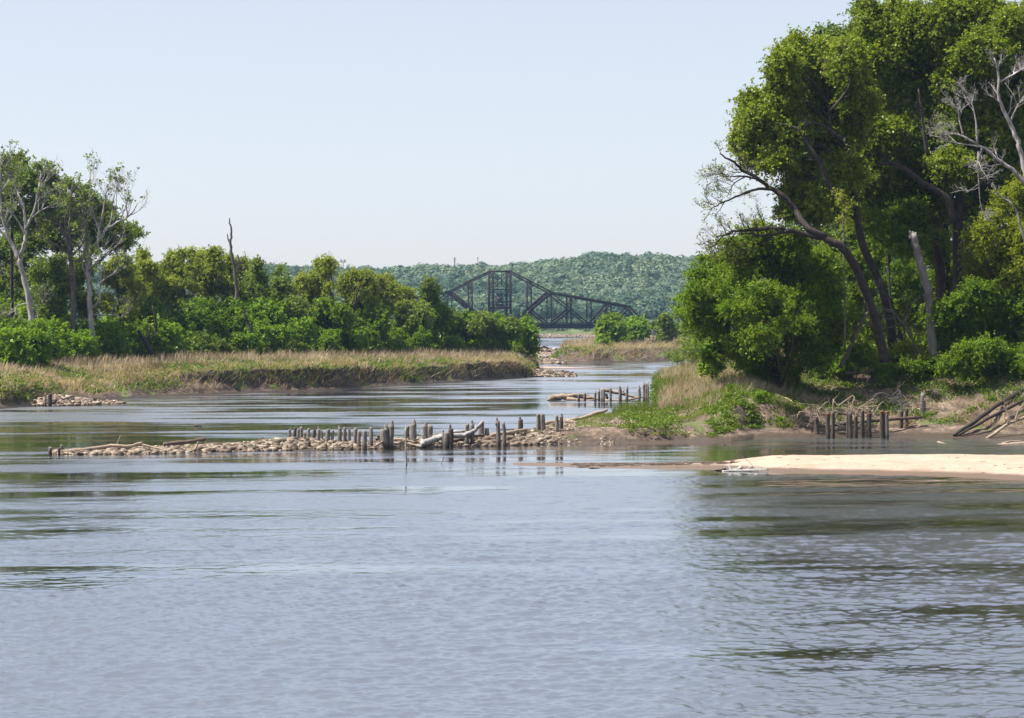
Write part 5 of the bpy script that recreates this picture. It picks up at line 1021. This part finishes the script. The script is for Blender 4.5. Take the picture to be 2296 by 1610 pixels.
for x, a, b, w_, Y, lab in ((2068, 875, 958, 12, 196, 'tall weathered post with a rusty rod on the dark bluff slope'), (2096, 871, 928, 9, 199.5, 'tall dark post highest up the bluff slope'), (2079, 900, 936, 7, 199, 'short dark post beside the tall weathered one on the slope'), (2029, 872, 912, 5, 201, 'thin dark stick post in the weeds of the bluff slope'), (2057, 874, 900, 6, 201.5, 'thin leaning stick post behind the tall weathered one')):
    pile(lab, g4, x, a, b + 3, Y, w_, rng.uniform(-1, 1), 0, 'pile_dark' if x != 2068 else 'pile')
for x, a, b, w_, lab in ((1228, 829, 842, 3.2, 'spiked stub, outermost landward of the three on the stone spit'), (1234, 831, 842, 2.6, 'thin middle stub of the three on the stone spit'), (1239, 830, 842, 3.4, 'stub nearest the stone pile of the three on the stone spit')):
    pile(lab, 'three stubs on the stone spit', x, a, b, 389, w_, 0, .1)
pile('broad dark stump set in the cut bank near the tip', 'stumps in the far bank', 1172, 818, 842, 384, 5, 0, 0, 'pile_dark'); pile('second dark stump beside the broad one near the tip', 'stumps in the far bank', 1179, 819, 843, 384, 4.5, 0, 0, 'pile_dark')
pile('square dark stump above the stone heap below the grassy hump', 'stumps in the far bank', 112, 881, 903, 257, 9, 0, 0, 'pile_dark'); pile('thin pale post beside the square dark stump at the stone heap', 'stumps in the far bank', 102, 880, 902, 257, 4)
pile('low rounded pale stump at the outer end of the stone heap', 'stumps in the far bank', 198, 895, 905, 263, 6); pile('smaller stump next to the low rounded one on the stone heap', 'stumps in the far bank', 206, 898, 906, 263, 5)

# ------------------------------------------------------------------ driftwood
def log(name, label, limbs_, mat='drift', cat='driftwood', group=None, k=9, jit=.1, twigs=0, tl=.8):
    """limbs_: [(points [(x, y, Y)...], r0, r1)]"""
    mb = MB(); first = None
    for pts, r0, r1 in limbs_:
        p = np.array([P(*q) for q in pts]); c = curve(p); 
        c[1:-1] += rng.normal(size=(len(c) - 2, 3)) * r0 * .12
        rr = np.linspace(r0, r1, len(c)); mb.tube(c, rr, k, True, jit); first = p.mean(0) if first is None else first
        if twigs: sprout(mb, c, rr, twigs, tl, 1, .15, None, 1, 4, .2, .01)
    o = mb.build(name, M[mat], smooth=False); b = Vector([float(v) for v in first]); o.data.transform(__import__('mathutils').Matrix.Translation(-b)); o.location = b
    return tag(o, label, cat, group)
log('driftwood_log', 'long pale curved log lying along the crest of the rubble tip', [([(139, 1013, 166.3), (200, 1007, 167), (248, 1000, 167.5), (290, 1000, 167.5), (318, 993, 168)], .14, .10), ([(312, 995, 168), (345, 1003, 167.6), (372, 1009, 167)], .08, .04), ([(250, 999, 167.8), (263, 997, 168)], .05, .03)])
log('driftwood_stick', 'single pale stick standing up from the rubble tip', [([(260, 1000, 168), (266, 988, 168), (270, 977, 168)], .045, .035)])
log('driftwood_log', 'dark split log lying near the middle of the rubble tip', [([(367, 997, 169), (410, 992, 169.5), (461, 985, 170)], .17, .12), ([(440, 989, 170), (455, 984, 170), (462, 987, 170)], .09, .05)], 'drift_dark')
log('driftwood_branch', 'pale forked branch on the rubble tip below the dark split log', [([(418, 1015, 166.6), (428, 1011, 166.8), (440, 1006, 167)], .08, .07), ([(438, 1007, 167), (442, 998, 167), (444, 990, 167)], .07, .05)], 'drift')
log('driftwood_log', 'pale log with flared roots sweeping up between the groin pilings', [([(938, 998, 174), (952, 993, 174.3), (975, 985, 175), (994, 979, 175), (1012, 977, 175.2), (1031, 977, 175.5), (1050, 972, 175.5), (1062, 967, 175.5), (1072, 957, 175.5), (1083, 945, 175.5)], .26, .12), ([(950, 993, 174.2), (944, 985, 174.5)], .15, .07), ([(950, 994, 174), (941, 1001, 173.8)], .16, .07), ([(1012, 978, 175), (990, 984, 175.4), (965, 986, 175.8)], .12, .07)], 'drift_white')
log('driftwood_log', 'second pale log lying behind the sweeping one on the groin', [([(965, 982, 177), (995, 975, 177.3), (1030, 968, 177.6), (1060, 963, 178)], .14, .09)], 'drift_white')
log('driftwood_log', 'dark low log under the sweeping pale one', [([(1000, 990, 175.6), (1030, 985, 176), (1062, 978, 176.5), (1085, 976, 177)], .15, .10)], 'drift_dark')
log('driftwood_log', 'grey log lying on the stony tip behind the slim leaning pilings', [([(1100, 976, 179), (1125, 972, 179.5), (1150, 968, 180), (1180, 964, 181)], .17, .12)], 'drift')
log('driftwood_plank', 'thin dark plank reaching over the water behind the stony tip', [([(1120, 963, 182), (1145, 963, 182), (1166, 963, 182)], .06, .05)], 'drift_dark')
for i, (pts, r0, lab, mt) in enumerate((([(842, 986, 173.5), (858, 983, 173.5), (880, 990, 173)], .09, 'drift pole leaning behind the big pair of pilings', 'drift_dark'), ([(882, 985, 174.5), (905, 986, 174.3), (932, 992, 174)], .12, 'brown log wedged between the big pair and the tall pale stake', 'drift'), ([(878, 998, 173), (905, 994, 173.3), (935, 999, 173), (945, 1001, 172.6)], .07, 'curved branch at the waterline behind the tall pale stake', 'drift'), ([(842, 1000, 172), (850, 994, 172.4), (858, 990, 172.8)], .1, 'short pale limb at the foot of the big pair of pilings', 'drift'), ([(895, 992, 174), (915, 989, 174.2), (938, 985, 174.6)], .1, 'dark limb crossing behind the tall pale stake', 'drift_dark'), ([(845, 980, 175), (852, 978, 175), (862, 980, 175)], .12, 'rotten grey chunk behind the big pair of pilings', 'drift_dark'))):
    log('driftwood_limb', lab, [(pts, r0, r0 * .6)], mt, 'driftwood', 'driftwood jammed among the groin pilings', 7, .15)
mb = MB(); ps = GB.sample(240, 1.2, 4.2, 842, 1010)
for p in ps:
    d = unit(np.array([rng.normal(), rng.normal() * .5, rng.normal() * .22])); l = rng.uniform(.3, 1.0); mb.tube(np.array([p - d * l, p + [0, 0, .12], p + d * l]) + [0, 0, .12], [.03, .04, .02], 4, False)
tag(mb.build('drift_debris', M['drift']), 'tangle of small sticks jammed between the groin pilings', 'debris', None, 'stuff')
log('leaning_log', 'long pale log with its end raised on posts above the reeds', [([(1222, 949.5, 194), (1260, 945, 195), (1301, 939, 196), (1330, 929, 196.6), (1361, 918.5, 197)], .23, .12)], 'drift', 'log')
log('driftwood_log', 'low orange-brown log at the foot of the reeds', [([(1302, 943, 197.5), (1330, 947, 197.8), (1350, 946, 198), (1372, 942, 198.5)], .1, .08)], 'drift', 'log')
log('root_stump', 'upturned brown root lump beneath the pale leaning log', [([(1262, 950, 194.6), (1275, 947, 195), (1288, 949, 195)], .26, .2), ([(1270, 948, 194.8), (1262, 944, 194.6)], .12, .06), ([(1282, 948, 195), (1290, 953, 194.4)], .14, .06)], 'drift', 'stump', None, 9, .3)
YF = WY(898)
log('stranded_tree', 'great pale stranded trunk with a knobbly root end before the far piling row', [([(1231, 893, YF), (1250, 891, YF), (1272, 889, YF + .4), (1300, 889, YF + 1), (1325, 892, YF + 1), (1345, 895, YF + .8)], .42, .16), ([(1236, 892, YF), (1240, 886, YF)], .28, .16), ([(1233, 894, YF), (1226, 898, YF - .5)], .2, .06), ([(1270, 894, YF - .4), (1295, 898, YF - .6), (1315, 898, YF - .6), (1332, 896, YF - .4)], .26, .08), ([(1255, 888, YF), (1280, 886, YF + .6), (1305, 885, YF + 1), (1320, 888, YF + 1)], .22, .1)], 'drift', 'log', None, 10, .16)
log('driftwood_log', 'brown log slanting down from the blunt piling behind the far row', [([(1347, 874, YF + 1.6), (1358, 875, YF + 1.6), (1375, 879, YF + 1.8), (1400, 885, YF + 2), (1430, 892, YF + 2)], .22, .14), ([(1398, 884, YF + 1.9), (1397, 878, YF + 1.9), (1399, 873, YF + 1.9)], .1, .07)], 'drift', 'log')
log('driftwood_log', 'pale log low in the water through the far piling row', [([(1355, 898, YF - .6), (1380, 898, YF - .6), (1405, 897, YF - .4), (1425, 893, YF), (1446, 890, YF + .2)], .15, .1), ([(1380, 890, YF), (1390, 894, YF - .2), (1397, 896, YF - .3)], .08, .06)], 'drift', 'log', twigs=2)
log('sand_bar_log', 'bleached white log with curled arms lying on the edge of the sand bar', [([(1618, 1056.5, 146.6), (1640, 1056, 146.6), (1665, 1056.5, 146.6), (1695, 1056, 146.6), (1721, 1055.5, 146.6)], .06, .17), ([(1638, 1056, 146.8), (1636, 1050, 146.9), (1632, 1044, 147)], .12, .07), ([(1643, 1055, 146.7), (1652, 1053, 146.7), (1660, 1049, 146.7), (1658, 1046, 146.8)], .12, .09), ([(1700, 1055, 146.7), (1694, 1050, 146.8), (1687, 1044.5, 146.9)], .11, .06), ([(1688, 1044.5, 146.9), (1680, 1049, 146.8), (1674, 1053.5, 146.7)], .06, .04)], 'drift_white', 'log', None, 10, .06)
log('driftwood_stick', 'thin twig slanting up behind the bleached white log', [([(1687, 1044, 146.9), (1676, 1033, 147), (1660, 1021, 147)], .018, .008)], 'drift', 'stick')
log('driftwood_limb', 'dark flat limb in the water off the thin end of the bleached log', [([(1602, 1054, 147.2), (1620, 1053, 147.2), (1635, 1053.5, 147.2)], .05, .06), ([(1620, 1052, 147.2), (1627, 1050, 147.2)], .09, .06)], 'drift_dark', 'driftwood')
for x, y, Y, w_, lab in ((1330, 1049.5, 149.9, 10, 'dark waterlogged stick off the thin point of the sand bar'), (1315, 1043, 152.6, 16, 'dark drift line of sticks on the low sand point')):
    log('driftwood_stick', lab, [([(x - w_, y, Y), (x, y - .6, Y), (x + w_ * 1.4, y + .4, Y)], .04, .03)], 'drift_dark', 'stick')
log('water_stake', 'tall thin pale stake standing in open water before the groin', [([(911.5, 1044, 153), (910, 1020, 153), (909.5, 990, 153), (909, 960, 153)], .052, .044)], 'drift_white', 'stake', None, 8, .04)
log('water_stick', 'thin dark stick slanting out of the water right of the tall stake', [([(989.5, 1040, 154.6), (993, 1028, 154.6), (996.5, 1017, 154.6)], .016, .012)], 'drift_dark', 'stick', None, 6)
log('floating_branch', 'dark bit of wood adrift in the calm water behind the groin', [([(436, 955, 208), (443, 954, 208), (452, 955.2, 208)], .1, .05)], 'drift_dark', 'driftwood')
# cribwork and brush under the bluff
log('crib_beam', 'long dark timber beam resting across the pilings of the bluff', [([(1868, 951, 190.6), (1915, 946, 190.6), (1965, 942, 190.8), (2010, 939, 191.5), (2066, 935, 192.5)], .17, .12)], 'drift_dark', 'beam')
log('crib_beam', 'shorter low beam between the squat piling and the next ones', [([(1826, 955, 191.5), (1850, 955, 191.3), (1880, 953, 191)], .11, .1)], 'drift_dark', 'beam')
log('crib_beam', 'upper thin rail behind the pilings of the bluff', [([(1838, 929, 192.4), (1880, 928, 192.4), (1930, 930, 192.4), (1985, 928, 192.6)], .09, .07)], 'drift_dark', 'beam')
for x, y, Y in ((1976.5, 924, WY(983) - .33), (1988, 925, WY(983) - .31), (1948.5, 928, WY(981) - .33), (1856, 929, WY(984) - .3)):
    mb = MB(); mb.box(P(x - 5.2, y, Y), P(x + 5.2, y, Y), .06, .16); tag(mb.build('rusty_strap', M['rustband']), 'rusty iron strap nailed across a dark piling of the bluff', 'strap', 'rusty straps on the bluff pilings')
mb = MB()
for i in range(40):
    x = rng.uniform(1825, 1990); y = rng.uniform(905, 945); Y = rng.uniform(189.4, 192); p = P(x, y, Y); q = curve([p, p + np.array([rng.normal() * .8, -.3, rng.normal() * .35]), p + np.array([rng.normal() * 1.3, -.5 + rng.normal() * .4, -.3 + rng.normal() * .8])], 6)
    rr = np.linspace(.05, .02, 6); mb.tube(q, rr, 5, False); sprout(mb, q, rr, 4, .9, 1, -.1, None, 1.1, 4, .2, .012)
tag(mb.build('dead_brush', M['drift']), 'pale tangled dead brush draped over the pilings under the bluff', 'brush')
mb = MB()
for i in range(16):
    x = rng.uniform(1990, 2090); y = rng.uniform(885, 930); Y = rng.uniform(192.5, 199); p = P(x, y, Y); q = curve([p, p + np.array([rng.normal() * .6, -.3, .2 + rng.normal() * .3]), p + np.array([rng.normal() * 1.2, -.5, rng.normal() * .7])], 6)
    rr = np.linspace(.045, .018, 6); mb.tube(q, rr, 5, False); sprout(mb, q, rr, 4, .9, 1, -.1, None, 1.1, 4, .2, .012)
tag(mb.build('dead_brush', M['bark_grey']), 'grey dead twigs caught on the posts of the bluff slope', 'brush')
log('fallen_log', 'long dark fallen trunk sloping down the bluff to the water', [([(2138, 976, 188.5), (2170, 955, 190), (2215, 922, 193.5), (2260, 893, 197), (2310, 866, 200)], .14, .19)], 'bark', 'fallen log', twigs=0)
log('fallen_log', 'second dark fallen trunk below the long sloping one', [([(2150, 974, 188.3), (2190, 952, 190), (2230, 930, 192.5), (2300, 895, 196)], .10, .14)], 'bark', 'fallen log')
log('fallen_branch', 'pale fallen tree limb with upturned branches at the mud edge', [([(2211, 984, 187.6), (2235, 968, 188), (2256, 953, 188.4), (2275, 945, 188.6), (2305, 930, 189)], .13, .09), ([(2257, 953, 188.4), (2261, 935, 188.4), (2257, 920, 188.4), (2248, 910, 188.4)], .08, .03), ([(2258, 944, 188.4), (2250, 938, 188.4)], .05, .02), ([(2275, 945, 188.6), (2283, 920, 188.6), (2296, 905, 188.6)], .07, .03)], 'drift', 'fallen branch', twigs=3)
log('driftwood_log', 'pale log half sunk in the back channel behind the sand bar', [([(2102, 991, 181.4), (2116, 995, 180.6), (2137, 1000, 179.6)], .08, .06)], 'drift', 'log')
log('driftwood_log', 'long bleached log lying in the shallows by the right edge', [([(2228, 998, 179), (2260, 996.5, 179), (2310, 995, 179)], .09, .2), ([(2245, 995, 179.4), (2262, 990, 179.6), (2290, 989, 179.8)], .07, .06)], 'drift', 'log')
log('fallen_log', 'grey fallen log with a broken fork on the lip of the eroded scarp', [([(1895, 836, 209), (1925, 835, 209), (1950, 833, 208.8)], .16, .13), ([(1948, 833, 208.8), (1972, 824, 209), (2002, 812, 209.4)], .1, .07), ([(1930, 834, 209), (1926, 824, 209)], .06, .03)], 'drift', 'fallen log')
log('driftwood_branch', 'pale broken branch on the slope above the cut bank', [([(1738, 885, 199), (1752, 890, 198.6), (1768, 896, 198), (1778, 903, 197.4)], .1, .04), ([(1740, 886, 199), (1748, 894, 198.4)], .07, .04)], 'drift', 'driftwood')
for i in range(9):   # roots and limbs hanging from the scarp
    x = rng.uniform(1900, 2080); p = P(x, rng.uniform(832, 845), 208.4); q = [p, p + np.array([rng.normal() * .3, -.9, -.6]), p + np.array([rng.normal() * .6, -1.6 - rng.random(), -1.6 - rng.random()])]
    mb = MB(); c = curve(q, 6); rr = np.linspace(.05, .02, 6); mb.tube(c, rr, 5, False); sprout(mb, c, rr, 3, .8, 0, -.2, None, 1, 3, .3, .012)
    tag(mb.build('hanging_root', M['bark_grey']), 'thin grey root hanging over the eroded scarp', 'root', 'roots hanging over the scarp')
log('pale_stump', 'upright pale weathered stump in the dry grass of the far bank', [([(851, 826, LW(851) + 12), (850, 814, LW(851) + 12), (852, 803, LW(851) + 12)], .28, .12)], 'drift', 'stump', None, 8, .2)
for x, y in ((1058, 840), (1064, 838)): log('dead_stalk', 'bare pale stalk standing on the mud of the far bank near the tip', [([(x, y + 12, LW(x) + 2), (x + 1, y, LW(x) + 2), (x + 2, y - 8, LW(x) + 2)], .06, .03)], 'drift', 'stalk', 'bare stalks on the mud near the tip')
# litter of small sticks and pebbles on the sand
sp_ = SB.sample(60, 1.1, 3.6, 1500, 2600); mb = MB()
for p in sp_:
    a = rng.uniform(0, 6.28); l = rng.uniform(.03, .28); d = np.array([math.cos(a), math.sin(a), 0]) * l; mb.tube(np.array([p - d, p + d]) + [0, 0, .012], [.016, .009], 4, False)
sp_ = SB.sample(260, .9, 3.3, 1290, 1650)
for p in sp_:
    if p[1] < WY(1047) : continue
    a = rng.normal() * .3; l = rng.uniform(.1, .5); d = np.array([math.cos(a), math.sin(a), 0]) * l; mb.tube(np.array([p - d, p + d]) + [0, 0, .02], [.03, .02], 4, False)
tag(mb.build('drift_litter', M['drift_dark']), 'small sticks and drift litter scattered over the sand bar', 'litter', None, 'stuff')

# ------------------------------------------------------------------ haze
mb = MB()
x0, x1, y0, y1, z0, z1 = -2600, 2600, -140, 2700, -3.4, 125
mb.add([[x0, y0, z0], [x1, y0, z0], [x1, y1, z0], [x0, y1, z0], [x0, y0, z1], [x1, y0, z1], [x1, y1, z1], [x0, y1, z1]],
       [[0, 3, 2, 1], [4, 5, 6, 7], [0, 1, 5, 4], [1, 2, 6, 5], [2, 3, 7, 6], [3, 0, 4, 7]])
m, t, o = mat_new('haze_air')
v = nd(t, 'ShaderNodeVolumePrincipled'); v.inputs['Color'].default_value = (.42, .66, 1, 1); v.inputs['Density'].default_value = HAZE; v.inputs['Anisotropy'].default_value = .2
t.links.new(v.outputs[0], o.inputs['Volume'])
tag(mb.build('haze', m), 'thin summer haze over the river', 'haze', None, 'stuff')
